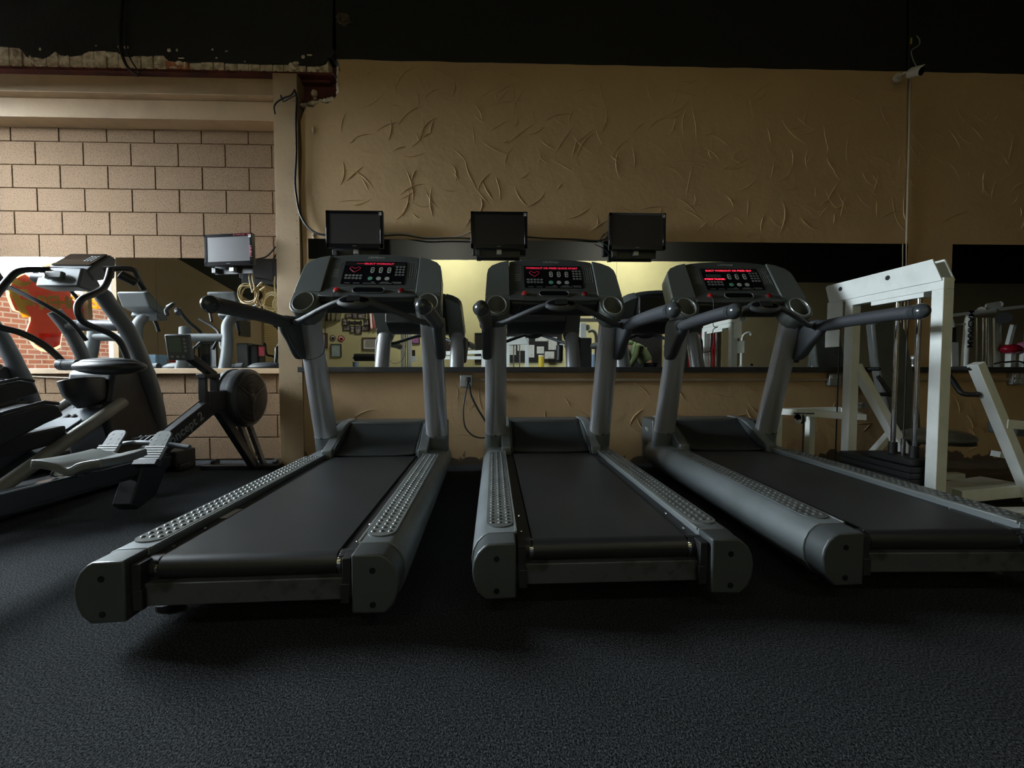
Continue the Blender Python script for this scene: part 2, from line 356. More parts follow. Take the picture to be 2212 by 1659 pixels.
# black painted wall over the opening, with a broken lower edge
rag = [(0, 99), (22, 101), (40, 103), (50, 112), (55, 121), (75, 123), (92, 126), (104, 121), (118, 110), (128, 118), (148, 121), (172, 118), (190, 110), (222, 109), (250, 111), (262, 119), (280, 122), (300, 119), (318, 121), (335, 118), (352, 121), (362, 130), (385, 133), (410, 134), (470, 133), (520, 136), (560, 138), (610, 137), (650, 141), (690, 141), (703, 136), (708, 126), (716, 125)]
rg = [PY(u, v, YM) for u, v in rag]
poly = [(XW - .2, YM, ZC), (XW - .2, YM, rg[0].z + .02), (-4.6, YM, rg[0].z - .01)] + [tuple(p) for p in rg] + [(-1.33, YM, 3.40), (-1.33, YM, ZC)]
struct('wall_upper', MB().prism(poly, (0, .16, 0)), M['blackwall'])
# mortar-crusted brick course showing below it, on a steel angle
b = MB(); rr = random.Random(5); x = -5.1; i = 0
while x < -1.42:
    w = rr.uniform(.085, .10); red = 1 if abs(x + 2.62) < .07 or abs(x + 2.72) < .05 else 0
    zt = 3.37 + rr.uniform(-.015, .02)
    b.box((x + w / 2, YM + .056 + rr.uniform(-.006, .006), (3.215 + zt) / 2), (w - .008, .09, zt - 3.215), (0, rr.uniform(-.02, .02), 0), mi=red); x += w
x = -5.1
while x < -1.36:
    w = rr.uniform(.05, .16)
    b.ball((x, YM + .05 + rr.uniform(0, .02), 3.37 + rr.uniform(-.03, .03)), (w, .035, rr.uniform(.03, .07)), 8, mi=1 if rr.random() < .18 else 0); x += w * .9
for k in range(60):
    b.ball((rr.uniform(-5, -1.38), YM + .01, rr.uniform(3.22, 3.40)), (rr.uniform(.01, .05), .014, rr.uniform(.008, .03)), 7)
struct('trim_1', b, [M['mason'], M['masonred']], smooth=True)
b = MB().b2(-5.1, PY(722, 168, 3.41).x, YM - .005, YM + .2, 3.192, 3.213)
x = -5.1
while x < -1.45:
    b.cyl((x, YM - .008, 3.206), (x, YM + .01, 3.206), .011, 10); x += .094
struct('trim_2', b, M['rust'])
# lintel beam
x0, x1 = -5.2, PY(597, 200, 3.43).x
zb, zm = PY(300, 257, 3.50).z, PY(300, 206, 3.45).z
b = MB().b2(x0, x1, YM + .05, 3.66, zm, 3.192).b2(x0, x1, YM + .02, YM + .05, zm - .004, zm + .006).b2(x0, x1, YM + .10, 3.66, zb, zm).b2(x0, x1, YM + .08, 3.66, zb - .008, zb + .003)
struct('trim_3', b, M['trim'], bevel=.003)
# post
b = MB(); pa, pb = PY(598, 600, 3.38), PY(649, 600, 3.38)
b.b2(pa.x, pb.x, 3.38, 3.70, 0, 3.19)
for z in [x * .19 + .12 for x in range(16)]: b.cyl((pb.x - .02, 3.3805, z), (pb.x - .02, 3.378, z), .0035, 8, mi=1); b.cyl((pb.x - .022, 3.3805, z + .05), (pb.x - .022, 3.378, z + .05), .0035, 8, mi=1)
struct('trim_4', b, [M['trim'], M['black']], bevel=.004)
# steel stub in the pocket beside the post
pc, pd = PY(640, 172, 3.47), PY(716, 219, 3.47)
b = MB().b2(pb.x - .03, pd.x + .06, 3.50, 3.66, pd.z - .06, 3.34).b2(pb.x, pd.x, 3.45, 3.50, 3.17, 3.19).b2(pb.x, pd.x, 3.45, 3.50, pd.z - .02, pd.z)
struct('trim_5', b, M['rust'])
b = MB().b2(pb.x - .05, -1.2, 3.56, 3.60, 0, 3.3); rr = random.Random(9)
for k in range(46):
    z = rr.uniform(.05, 3.1); b.ball((lp[6].x + rr.uniform(-.02, .0), 3.45 + rr.uniform(-.04, .05), z), (rr.uniform(.01, .03), .03, rr.uniform(.02, .07)), 7)
for k in range(26):
    a = rr.random(); u_, v_ = (1 - a) * 655 + a * 728, 229 - a * 14
    p = PY(u_, v_, 3.43); b.ball((p.x, 3.43, p.z), (rr.uniform(.012, .03), .03, rr.uniform(.01, .025)), 7)
for k in range(20):
    p = PY(732, rr.uniform(150, 212), 3.43); b.ball((p.x, 3.43, p.z), (rr.uniform(.012, .022), .03, rr.uniform(.012, .03)), 7)
struct('trim_6', b, M['mason'], smooth=True)
# alcove wall of painted blocks
YA = 3.63
b = MB().b2(XW - .2, -1.7, YA + .012, YA + .2, 0, 3.3, mi=1); rr = random.Random(2)
zt = 2.955; row = 0
while zt > -.1:
    z1, z0 = zt - .0035, zt - .1965 + .0035
    if zt < .05: break
    off = -4.178 if row % 2 == 0 else -3.98
    x = off - .3985 * 3
    while x < -1.85:
        a_, c_ = max(x + .004, XW - .1), min(x + .3985 - .004, -1.86)
        if c_ - a_ > .03: b.b2(a_, c_, YA + rr.uniform(0, .002), YA + .03, max(z0, .001), z1)
        x += .3985
    zt -= .1965; row += 1
b.b2(XW, -1.86, YA, YA + .03, 2.957, 3.16)
o = struct('wall_alcove', b, [M['block'], M['mortar']], bevel=.0035)
# mirrors with their ledges
def mirror(n, x0, x1, z0, z1, y):
    return struct('window_%d' % n, MB().b2(x0, x1, y, y + .006, z0, z1), M['mirror'])
def mirr(label, x0, x1, z0, z1, y, grp='frameless wall mirror panels'):
    o = MB().b2(x0, x1, y, y + .006, z0, z1).build('wall_mirror', M['mirror'], smooth=False)
    return tag(o, label, 'mirror', grp)
yl = 3.385
xa, xs, xb = PY(669, 700, yl).x, PY(1331, 700, yl).x, PY(1955, 700, yl).x
zb_, zt_ = PY(1200, 793, yl).z, PY(1200, 520, yl).z
mirr('left panel of the long wall mirror behind the left and middle treadmills', xa, xs - .001, zb_, zt_, yl)
mirr('right panel of the long wall mirror behind the right treadmill and white weight tower', xs + .001, xb, zb_, zt_, yl)
xc = PY(2051, 700, yl).x
mirr('separate wall mirror at the far right beyond the bare strip of wall', xc, xc + 2.4, zb_, zt_ + .0, yl)
ym = YA - .012
ax, as_, ab = -5.0, PY(340, 700, ym).x, pa.x
zb2, zt2 = PY(300, 796, ym).z, PY(300, 557, ym).z
mirr('mirror panel left of the seam on the block wall behind the ellipticals', ax, as_ - .001, zb2, zt2, ym)
mirr('mirror panel right of the seam on the block wall behind the rowing machine', as_ + .001, ab, zb2, zt2, ym)
o = MB().b2(lp[-1].x, XR, 3.34, YM, zb_ - .042, zb_ + .001).build('wall_ledge', M['ledge'], bevel=.003, smooth=False); tag(o, 'narrow black painted ledge along the foot of the long mirror', 'ledge')
o = MB().b2(XW, ab, YA - .04, YA, zb2 - .045, zb2 + .001).build('wall_ledge', M['trim'], bevel=.003, smooth=False); tag(o, 'narrow tan ledge under the mirrors on the block wall', 'ledge')
for u in (60, 280, 400, 520):
    p = PY(u, 803, YA - .04)
# bare concrete strip at the foot of the wall on the right
b = MB(); rr = random.Random(4); pts = [(1.75, YM, .002), (XR, YM, .002), (XR, 2.74, .002)]; x = XR
while x > 2.0: pts.append((x, 2.74 + rr.uniform(-.02, .02), .002)); x -= .25
pts.append((1.75, 3.2, .002)); b.prism(pts, (0, 0, .004)); struct('floor_edge', b, M['concrete'])
# raceway under the ledge
zr = PY(1400, 820, 3.39).z
b = MB().b2(PY(1016, 820, 3.39).x, XR, 3.375, YM, zr - .012, zr + .012)
o = b.build('cable_raceway', M['conduit'], bevel=.002, smooth=False); tag(o, 'thin tan surface raceway running under the black ledge', 'raceway')
p1, p2 = PY(62, 813, YA - .01), PY(172, 817, YA - .01)
o = MB().tube([p1, p2], .008, 8).build('conduit_pipe', M['conduit']); tag(o, 'short pale conduit on the blocks behind the ellipticals', 'conduit')
def outlet(u, v, lab, n):
    p = PY(u, v, 3.35); t = thing('outlet_box', lab, 'outlet', (p.x, 3.40, p.z), 0, 'galvanised outlet boxes under the ledge')
    MB().b2(-.05, .05, -.045, 0, -.05, .05).build('box_body', M['box'], t, bevel=.004)
    for i in range(n):
        for k in (-.023, .023): 
            MB().lathe([(.016, -.05), (.016, -.044)], (k, 0, .023 - .046 * i), 'y', 16).b2(k - .006, k - .004, -.0505, -.049, .02 - .046 * i, .03 - .046 * i, mi=1).b2(k + .004, k + .006, -.0505, -.049, .02 - .046 * i, .03 - .046 * i, mi=1).build('socket', [M['outlet'], M['black']], t)
outlet(1007, 823, 'galvanised four-socket outlet box with black plug between left and middle treadmills', 2)
outlet(1806, 820, 'galvanised outlet box behind the left post of the white weight tower', 1)
outlet(2202, 818, 'galvanised outlet box at the right edge beside the white strut', 2)
# back wall, cream part and darker part
XS = 5.6
struct('wall_back', MB().b2(XW - .2, XS, YB - .2, YB, 0, ZC), M['cream'])
struct('wall_back_far', MB().b2(XS, XR + .2, YB - .2, YB, 0, ZC), M['olive'])
# storefront wall on the left with its window and door
b = MB(); ys = [YB - .2, WIN[1][0], WIN[1][1], WIN[0][0], WIN[0][1], 3.9]
b.b2(XW - .15, XW, ys[0], ys[1], 0, ZC).b2(XW - .15, XW, ys[2], ys[3], 0, ZC).b2(XW - .15, XW, ys[4], ys[5], 0, ZC)
for (y0, y1, z0, z1) in WIN: b.b2(XW - .15, XW, y0, y1, 0, z0).b2(XW - .15, XW, y0, y1, z1, ZC)
struct('wall_left', b, M['tanwall'])
for i, (y0, y1, z0, z1) in enumerate(WIN):
    nm = 'window_%d' % (i + 1)
    fr = MB(); w = .05
    fr.b2(XW - .1, XW + .02, y0, y0 + w, z0, z1).b2(XW - .1, XW + .02, y1 - w, y1, z0, z1).b2(XW - .1, XW + .02, y0, y1, z0, z0 + w).b2(XW - .1, XW + .02, y0, y1, z1 - w, z1)
    if i == 0: fr.b2(XW - .08, XW + .01, 2.14, 2.19, z0, z1)
    o = fr.build(nm, M['trim'] if i == 0 else M['black'], bevel=.004, smooth=False); tag(o, kind='structure')
    MB().b2(XW - .05, XW - .044, y0 + w, y1 - w, z0 + w, z1 - w).build('glass', M['glass'], o, world=True, smooth=False)
# outside
o = MB().b2(XW - 9, XW - .2, -12, 14, -.25, -.15).build('pavement', mat('grey_pavement', (.16, .15, .14), .9, bump=(6, .2)), smooth=False); tag(o, kind='structure')  # plain grey paving in one even colour
bd = thing('brick_building', 'red brick building across the street seen reflected through the window', 'building', (XW - 6.5, 1, -.15))
MB().b2(XW - 6.9, XW - 6.5, -8, 10, -.15, 2.7).build('wall', M['street'], bd, world=True, smooth=False)
MB().b2(XW - 6.52, XW - 6.47, 3.1, 3.9, .3, 1.2).build('window', mat('pale_window', (.55, .68, .75), .3), bd, world=True, smooth=False)
MB().b2(XW - 6.95, XW - 6.42, -8, 10, 2.7, 2.85).build('coping', M['trim'], bd, world=True, smooth=False)
# ------------------------------------------------------------------ treadmills
CB, CT = Vector((0, 1.335, 1.25)), Vector((0, 1.555, 1.575))     # lower and upper edge of the console face
CE = (CT - CB); CLEN = CE.length; CE = CE.normalized(); CN = Vector((0, -CE.z, CE.y))   # up the face, out of the face
def cf(x, t, n=0.0): return CB + Vector((x, 0, 0)) + CE * (t * CLEN / .42) + CN * n
def cprism(b, pts, n0, n1, mi=0): return b.prism([cf(x, t, n0) for x, t in pts], CN * (n1 - n0), mi)
def rrect(x0, x1, y0, y1, r, n=5):
    out = []
    for cx, cy, a in ((x1 - r, y0 + r, -PI / 2), (x1 - r, y1 - r, 0), (x0 + r, y1 - r, PI / 2), (x0 + r, y0 + r, PI)):
        for k in range(n + 1): t = a + PI / 2 * k / n; out.append((cx + r * math.cos(t), cy + r * math.sin(t)))
    return out
CM = frame(cf(0, 0), (1, 0, 0), CE)
def ctext(s, size, x, t, n, mt, name, par, **k):
    return text_bm(s, size, frame(cf(x, t, n), (1, 0, 0), CE), **k).build(name, mt, par, smooth=False)
def make_treadmill():
    t = thing('treadmill', 'x', 'treadmill')
    prof = [(.32, .075), (.425, .072), (.448, .095), (.464, .125), (.470, .165), (.466, .195), (.452, .225), (.432, .246), (.412, .256), (.32, .257)]
    for s in (-1, 1):
        MB().prism([(s * x, .085, z) for x, z in prof], (0, 1.70, 0)).build('side_rail', M['rail'], t, bevel=.002, ang=50)
        # rounded front of the rail
        # end cap with two recessed screws
        b = MB(); c = [(x * (1 if x < .4 else 1.004), z) for x, z in prof]
        b.prism([(s * x, .0, z) for x, z in [(.322, .074), (.42, .071), (.446, .097), (.459, .13), (.464, .165), (.459, .197), (.445, .226), (.426, .245), (.41, .254), (.322, .2555)]], (0, .088, 0))
        cap = b.build('end_cap', M['cap'], t, bevel=.006, ang=50, seg=3)
        for z in (.1, .205):
            MB().lathe([(.0095, -.0014), (.0095, .004)], (s * .385, 0, z), 'y', 14).build('screw_recess', M['gloss'], cap)
        # dimpled plate
        fp = MB(); x0, x1, y0, y1 = s * .372 - .048, s * .372 + .048, .125, 1.395
        pl = [(x0, y1), (x0, y0 + .045)] + [(s * .372 - .048 * math.cos(a), y0 + .045 - .045 * math.sin(a)) for a in [PI * k / 12 for k in range(1, 12)]] + [(x1, y0 + .045), (x1, y1)]
        fp.prism([(x, y, .2565) for x, y in pl], (0, 0, .004))
        for k in range(38):
            for j in (-1, 0, 1):
                fp.ball((s * .372 + j * .0285, y0 + .038 + k * .0328, .2600), (.0085, .0085, .0055), 8)
        fp.build('foot_plate', M['plate'], t, ang=50)
        MB().b2(s * .322, s * .314, .09, 1.45, .250, .2595).build('rail_lip', M['ring'], t, bevel=.001)
        MB().b2(s * .316, s * .266, .05, 1.70, .14, .232).b2(s * .316, s * .29, .015, .06, .12, .238).cyl((s * .316, .075, .205), (s * .268, .075, .205), .034, 18).b2(s * .312, s * .285, .012, .03, .10, .16).build('deck_edge', M['black'], t, bevel=.002)
        for yy in (.15, .30): MB().lathe([(.006, .233), (.004, .236)], (s * .295, yy, 0), 'z', 10).build('deck_bolt', M['chrome'], t)
    # belt round the rear roller
    bp = [(.0, 0)]
    b = MB(); z0, r0 = .204, .036; pts = []
    for k in range(13): a = -PI / 2 - PI * k / 12; pts.append((.075 + r0 * math.cos(a), z0 + r0 * math.sin(a)))
    pts += [(1.66, z0 + r0), (1.66, z0 - r0)]
    b.prism([(-.262, y, z) for y, z in pts], (.524, 0, 0)); b.build('running_belt', M['belt'], t, ang=30)
    MB().cyl((-.30, .075, z0), (.30, .075, z0), .031, 22).cyl((-.275, .075, z0), (-.265, .075, z0), .0345, 22).cyl((.265, .075, z0), (.275, .075, z0), .0345, 22).build('rear_roller', M['chrome'], t)
    MB().b2(-.33, .33, .03, .075, .102, .172).build('cross_bar', M['steelbar'], t, bevel=.004)
    MB().b2(-.30, .30, .09, 1.7, .10, .16).build('frame_pan', M['black'], t)
    for s in (-1, 1):
        MB().cyl((s * .36, .20, 0), (s * .36, .20, .02), .032, 18).cyl((s * .36, .20, .02), (s * .36, .20, .09), .011, 10).build('levelling_foot', M['black'], t)
        MB().cyl((s * .36 - .02, 1.6, .045), (s * .36 + .02, 1.6, .045), .045, 20).b2(s * .36 - .028, s * .36 + .028, 1.55, 1.65, .05, .1).build('transport_wheel', M['black'], t)
    # motor cover: side shoulders with a sunken scoop between them
    def topz(y): return .262 + .165 * min(1, max(0, (y - 1.47) / .33)) ** .75
    sh = [(1.44, .235), (1.44, .285), (1.47, .292), (1.53, .315), (1.62, .365), (1.71, .408), (1.80, .426), (1.97, .43), (1.99, .42), (1.99, .08), (1.50, .08)]
    for s in (-1, 1):
        a = [(s * .215, y, z) for y, z in sh]; c = []
        b = MB(); b.prism([(s * .275, y, z) for y, z in sh], (s * .065, 0, 0)); b.build('cover_shoulder', M['rail'], t, bevel=.008, seg=3)
        # tapering inner cheek of the scoop
        b = MB(); b.prism([(s * .275, 1.442, .24), (s * .275, 1.47, .288), (s * .275, 1.62, .36), (s * .275, 1.80, .424), (s * .275, 1.80, .24)], (0, 0, 0) if 0 else (-s * .012, 0, 0))
        b.build('scoop_cheek', M['cap'], t, bevel=.003)
        b = MB().b2(s * .34, s * .43, 1.73, 1.99, .08, .418); b.build('motor_housing_end', M['cap'], t, bevel=.012, seg=3)
    MB().grid(lambda u, v: Vector((-.265 + .53 * u, 1.45 + .36 * v, .246 + .172 * (v ** 1.7) + .012 * (abs(2 * u - 1) ** 3))), 16, 12).build('scoop_panel', M['gloss2'], t, recalc=False, solid=.004)
    MB().b2(-.276, .276, 1.79, 1.985, .10, .424).build('motor_hood', M['cap'], t, bevel=.012, seg=3)
    # uprights
    for s in (-1, 1):
        a, c = Vector((s * .38, 1.665, .25)), Vector((s * .378, 1.375, 1.17))
        u = MB().tube([a, a.lerp(c, .3), a.lerp(c, .7), c], [.060, .060, .0575, .056], 28, sq=1.25, up=(1, 0, 0)).build('upright', M['upright'], t, ang=50)
        q = a.lerp(c, .115); MB().tube([a + Vector((0, -.002, -.01)), q], [.0625, .062], 28, sq=1.25, up=(1, 0, 0)).build('collar', M['rail'], u)
        MB().lathe([(.006, -.003), (.006, .002)], (q.x - s * .0, q.y - .082, q.z - .012), 'y', 10).build('collar_screw', M['black'], u)
    # console
    top = [(.285, .392), (.24, .404), (.16, .416), (.08, .423), (0, .425), (-.08, .423), (-.16, .416), (-.24, .404), (-.285, .392)]
    b = cprism(MB(), [(-.285, .088), (.285, .088)] + top, -.07, 0)
    b.prism([cf(-.285, .092, -.001), cf(.285, .092, -.001), cf(.295, .0, .018), cf(.20, -.014, .024), cf(0, -.020, .028), cf(-.20, -.014, .024), cf(-.295, .0, .018)], -CN * .06)
    body = b.build('console_body', M['console'], t, bevel=.004)
    # dark underside and the back of the housing
    b = MB().prism([(-.285, *cf(0, .0, .0)[1:]), (-.285, *cf(0, -.02, -.0)[1:]), (-.285, 1.40, 1.165), (-.285, 1.56, 1.185), (-.285, 1.66, 1.26), (-.285, 1.655, 1.50), (-.285, *cf(0, .39, -.04)[1:])], (.57, 0, 0))
    b.build('console_underside', M['black'], t, bevel=.012)
    for s in (-1, 1):
        w = [(x, y) for x, y in [(.288, .392), (.288, -.06), (.300, -.10), (.326, -.132), (.372, -.146), (.418, -.132), (.440, -.10), (.449, -.06), (.446, .04), (.438, .25), (.430, .300), (.405, .338), (.350, .372)]]
        cx, ct, rx, ry = .371, -.048, .060, .080
        up_ = [(x, y) for x, y in w if y > .041] + [(.288, .04), (.446, .04)]
        up_ = [(.288, .392), (.288, .04), (.446, .04), (.438, .25), (.430, .300), (.405, .338), (.350, .372)]
        lo = [(.288, .04), (.288, -.06), (.300, -.10), (.326, -.132), (.372, -.146), (.418, -.132), (.440, -.10), (.449, -.06), (.446, .04)]
        b = cprism(MB(), [(s * x, y) for x, y in up_], -.11, .012)
        NS = 40; outer = []; inner = []
        for k in range(NS):
            a = 2 * PI * k / NS; dx, dy = math.cos(a), math.sin(a); best = 9
            for q in range(len(lo)):
                (ax_, ay_), (bx_, by_) = lo[q], lo[(q + 1) % len(lo)]; ex, ey = bx_ - ax_, by_ - ay_
                den = dx * ey - dy * ex
                if abs(den) < 1e-9: continue
                tt_ = ((ax_ - cx) * ey - (ay_ - ct) * ex) / den; uu_ = ((ax_ - cx) * dy - (ay_ - ct) * dx) / den
                if tt_ > 0 and -1e-6 <= uu_ <= 1 + 1e-6: best = min(best, tt_)
            outer.append((s * (cx + dx * best), ct + dy * best)); inner.append((s * (cx + rx * math.cos(a)), ct + ry * math.sin(a)))
        V = lambda L_, n_: [b.bm.verts.new(cf(x, y, n_)) for x, y in L_]
        O1, I1, O2, I2 = V(outer, .012), V(inner, .012), V(outer, -.11), V([(s * cx + (x - s * cx) * .82, ct - .02 + (y - ct) * .7) for x, y in inner], -.085)
        for k in range(NS):
            j = (k + 1) % NS
            b._face([O1[k], O1[j], I1[j], I1[k]]); b._face([O1[k], O1[j], O2[j], O2[k]]); b._face([I1[k], I1[j], I2[j], I2[k]], 1)
        b._face(I2, 1); b._face(O2)
        wg = b.build('console_wing', [M['wing'], M['cupin']], t, bevel=.004, seg=2, ang=30)
        ring = [cf(s * cx + rx * math.cos(a), ct + ry * math.sin(a), .013) for a in [2 * PI * k / 36 for k in range(36)]]
        MB().tube(ring, .0045, 8, closed=True).build('cup_holder', M['ring'], wg)
        # shaft between wing and upright
    # display
    b = cprism(MB(), rrect(-.188, .205 - .0, .125, .345, .004), .0, .0025); dp = b.build('display_panel', M['gloss'], t)
    b = cprism(MB(), rrect(-.185, .202, .336 - .034, .336, .003), .0025, .0032)
    b.build('led_window', M['tvpanel'], dp)
    for i in range(3):                                   # rocker keys
        x = -.005 + i * .053
        b = cprism(MB(), rrect(x - .012, x + .012, .232, .288, .0118), .0025, .0045); b.build('rocker_key', M['btn2'], dp)
        b = cprism(MB(), rrect(x - .006, x + .006, .242, .256, .005), .0045, .0052); cprism(b, rrect(x - .006, x + .006, .264, .278, .005), .0045, .0052); b.build('arrow', M['black'], dp)
        b = cprism(MB(), [(x - .005 + .0155 * math.cos(a), .178 + .0165 * math.sin(a)) for a in [2 * PI * k / 20 for k in range(20)]], .0025, .0045)
        b.build('round_key', M['btng'] if i == 0 else M['btn2'], dp)
    for i in range(4):
        for j in range(3):
            b = cprism(MB(), rrect(.140 + j * .0215, .1575 + j * .0215, .286 - i * .026, .302 - i * .026, .0075), .0025, .004); b.build('number_key', M['btn'], dp)
    for i in range(2):
        for j in range(5):
            b = cprism(MB(), rrect(-.172 + j * .0225, -.153 + j * .0225, .196 - i * .026, .214 - i * .026, .008), .0025, .004); b.build('workout_key', M['btn'], dp)
    b = MB()
    for x0, x1, t0 in ((-.165, -.13, .132), (-.11, -.07, .132), (-.05, .03, .132), (.05, .13, .132), (.14, .19, .132), (.0, .02, .143), (.06, .11, .143), (.13, .19, .143)): cprism(b, [(x0, t0), (x1, t0), (x1, t0 + .0035), (x0, t0 + .0035)], .0025, .0029)
    b.build('fine_print', M['print'], dp)
    # printed notes either side
    for s, xx in ((-1, -.235), (1, .248)):
        b = MB(); o_ = rrect(xx - .027, xx + .027, .185, .345, .004)
        for k in range(len(o_)):
            a_, c_ = o_[k], o_[(k + 1) % len(o_)]; b.tube([cf(*a_, .0006), cf(*c_, .0006)], .0006, 4)
        for k in range(8):
            t0 = .198 + k * .018
            if s < 0: cprism(b, [(xx - .018, t0), (xx + .018, t0), (xx + .018, t0 + (.006 if k < 4 else .002)), (xx - .018, t0 + (.006 if k < 4 else .002))], 0, .0008)
            elif k < 3: x_ = xx - .014 + k * .014; cprism(b, [(x_, .2), (x_ + .0015, .2), (x_ + .0015, .33), (x_, .33)], 0, .0008)
        b.build('printed_notes', M['print'], body)
    ctext('LifeFitness', .026, .0, .390, .0004, M['print'], 'logo', body, shear=.5, bold=.0006)
    # lower strip: stop buttons, slot
    for s in (-1, 1):
        c_ = cf(s * .197 + .004, .055, .008); m4 = frame(c_, (1, 0, 0), CE)
        MB().lathe([(.021, -.006), (.021, .003), (.017, .006)], seg=24).xf(m4).build('button_bezel', M['cap'], t)
        MB().lathe([(.0155, .0), (.0155, .014), (.012, .0165)], seg=20).xf(m4).build('stop_button', M['red'] if s < 0 else M['redd'], t)
    b = cprism(MB(), rrect(-.092, .092, .035, .078, .021, 8), -.0, .0165); b.build('slot', M['gloss'], t)
    o_ = rrect(-.096, .096, .031, .082, .025, 8); MB().tube([cf(x, y, .016) for x, y in o_], .0032, 6, closed=True).build('slot_rim', M['wing'], t)
    # handlebar brackets, grips
    for s in (-1, 1):
        pr = [(1.43, 1.10), (1.40, 1.145), (1.30, 1.13), (1.22, 1.125), (1.185, 1.118), (1.175, 1.05), (1.20, 1.02), (1.27, .965), (1.33, .90), (1.375, .872), (1.42, .875), (1.455, .90)]
        b = MB().prism([(s * .408, y, z) for y, z in pr], (s * .058, 0, 0)); b.build('grip_bracket', M['grip'], t, bevel=.02, seg=4)
        g0, g1 = Vector((s * .437, 1.21, 1.082)), Vector((s * .450, .60, 1.090))
        mid = [g0, Vector((s * .438, 1.12, 1.086)), Vector((s * .440, 1.0, 1.092)), Vector((s * .446, .75, 1.094)), g1]
        gr = MB().tube(cr(mid, 5), .034, 20, sq=1.12, up=(1, 0, 0)).build('hand_grip', M['grip'], t)
        MB().ball(tuple(g1), (.0345, .045, .0385), 24).tube([g1 + Vector((0, .03, 0)), g1], .0348, 24, sq=1.12, up=(1, 0, 0)).build('grip_end', M['gripend'], t, ang=80)
        MB().tube([g0 + Vector((0, .005, 0)), g0 + Vector((0, -.012, 0))], .037, 20, sq=1.12, up=(1, 0, 0)).build('grip_collar', M['black'], gr)
        sb = cr([(s * .425, 1.23, 1.085), (s * .36, 1.20, 1.088), (s * .30, 1.165, 1.105), (s * .19, 1.115, 1.148), (s * .10, 1.09, 1.180), (s * .05, 1.085, 1.186)], 6)
        MB().tube(sb, .0165, 14).build('sensor_bar', M['grip'], t)
        MB().tube([sb[1], sb[4]], .0195, 14).build('bar_sleeve', M['black'], t)
    m4 = Matrix.Translation((0, 1.085, 1.186)) @ Matrix.Rotation(R(50), 4, 'X')
    pod = MB().ball((0, 0, 0), (.100, .050, .024), 28).xf(m4).build('sensor_pod', M['grip'], t, ang=80)
    MB().ball((0, 0, .004), (.090, .041, .0235), 24).xf(m4).build('pod_face', M['gloss'], pod, ang=80)
    MB().prism([(x, y, .0245) for x, y in rrect(-.036, .036, -.022, .022, .008)], (0, 0, .003)).xf(m4).build('pod_screen', M['gloss3'], pod)
    return t
M['gloss2'] = mat('dark_scoop_plastic', (.022, .025, .027), .33, mix=((.030, .034, .034), 4, .4, .7))
M['gloss3'] = mat('pod_window', (.03, .033, .033), .2)
M['cupin'] = M['cup']
M['led2'] = mat('red_led_soft', (.25, .01, .02), .5, emit=((1, .03, .09), .7))
M['leddim2'] = M['led2']
TR = [(-.772, 1.19, R(2.0)), (.371, 1.275, R(1.0)), (1.56, 1.31, R(-1.2))]
TL = ['grey treadmill on the left, nearest the tan post and the rowing machine',
      'middle treadmill of the three, standing in front of the outlet box',
      'right-hand treadmill beside the white weight tower, showing two lines of red letters']
t0 = make_treadmill(); TT = [t0, copy_tree(t0), copy_tree(t0)]
for t, (x, y, rz), lb in zip(TT, TR, TL):
    t.location = (x, y, 0); t.rotation_euler = (0, 0, rz); tag(t, lb, 'treadmill', 'treadmills in a row')
    bpy.context.view_layer.update()
def sub(t, name): return [c for c in t.children if c.name.split('.')[0] == name][0]
HEART = [(0, 0), (.010, .010), (.020, .017), (.030, .014), (.034, .004), (.028, -.008), (.017, -.019), (.008, -.028), (0, -.036)]
for t, s, i in zip(TT, ('·········SELECT WORKOUT', 'WORKOUT OR PRESS QUICK START', 'ELECT WORKOUT OR PRESS QUI'), range(3)):
    dp = sub(t, 'display_panel')
    text_bm(s, .0215, frame(cf(.005, .322, .0034), (1, 0, 0), CE), bold=.0004, depth=.0002).xf(Matrix.Translation((0, 0, 0))).build('led_text', M['led'] if i == 2 else M['leddim2'] if i else M['led2'], dp, smooth=False)
    if i < 2:
        b = MB(); hp = [(x, y) for x, y in HEART] + [(-x, y) for x, y in HEART[::-1]][1:-1]
        hp = [cf(-.118 + x, .272 + y, .003) for x, y in hp]
        for k in range(len(hp)):
            a_, c_ = hp[k], hp[(k + 1) % len(hp)]
            for q in (0.1, .55): b.tube([a_.lerp(c_, q), a_.lerp(c_, q + .3)], .0010, 5)
        b.build('heart_symbol', M['leddim'], dp)
    else:
        text_bm('STRIDE TRAINER', .019, frame(cf(-.112, .234, .003), (1, 0, 0), CE), bold=.0008, depth=.0002).build('led_line', M['led'], dp, smooth=False)
        b = cprism(MB(), rrect(-.165, -.06, .25, .285, .002), .0025, .003); b.build('grey_window', M['cap'], dp)
        text_bm('95Ti', .042, frame((-.431, 1.86, .33), (0, -1, 0), (0, 0, 1))).build('model_mark', M['print'], t, smooth=False)
# safety cords
for i, (t, pts) in enumerate(zip(TT, ([cf(-.193, .045, .02), cf(-.195, -.02, .03), (-.205, 1.20, 1.12), (-.215, 1.22, .99), (-.245, 1.25, .90), (-.33, 1.24, .87), (-.39, 1.22, .93), (-.43, 1.2, 1.04)],
                                     [cf(-.193, .045, .02), cf(-.197, .01, .03), (-.25, 1.33, 1.16), (-.31, 1.30, 1.13), (-.35, 1.25, 1.12)],
                                     [cf(-.193, .045, .02), cf(-.192, -.02, .02), (-.195, 1.30, 1.10), (-.16, 1.31, 1.09), (-.19, 1.31, 1.07), (-.2, 1.30, .99), (-.23, 1.27, .93), (-.28, 1.25, .92)]))):
    MB().tube(cr(pts, 6), .0024, 6).build('safety_cord', M['cable'], t)
MB().b2(-.309, -.281, .40, .50, .2322, .2335).build('warning_label', M['sticker'], TT[0])
M['rust2'] = mat('crumbled_plaster', (.07, .05, .035), .9)
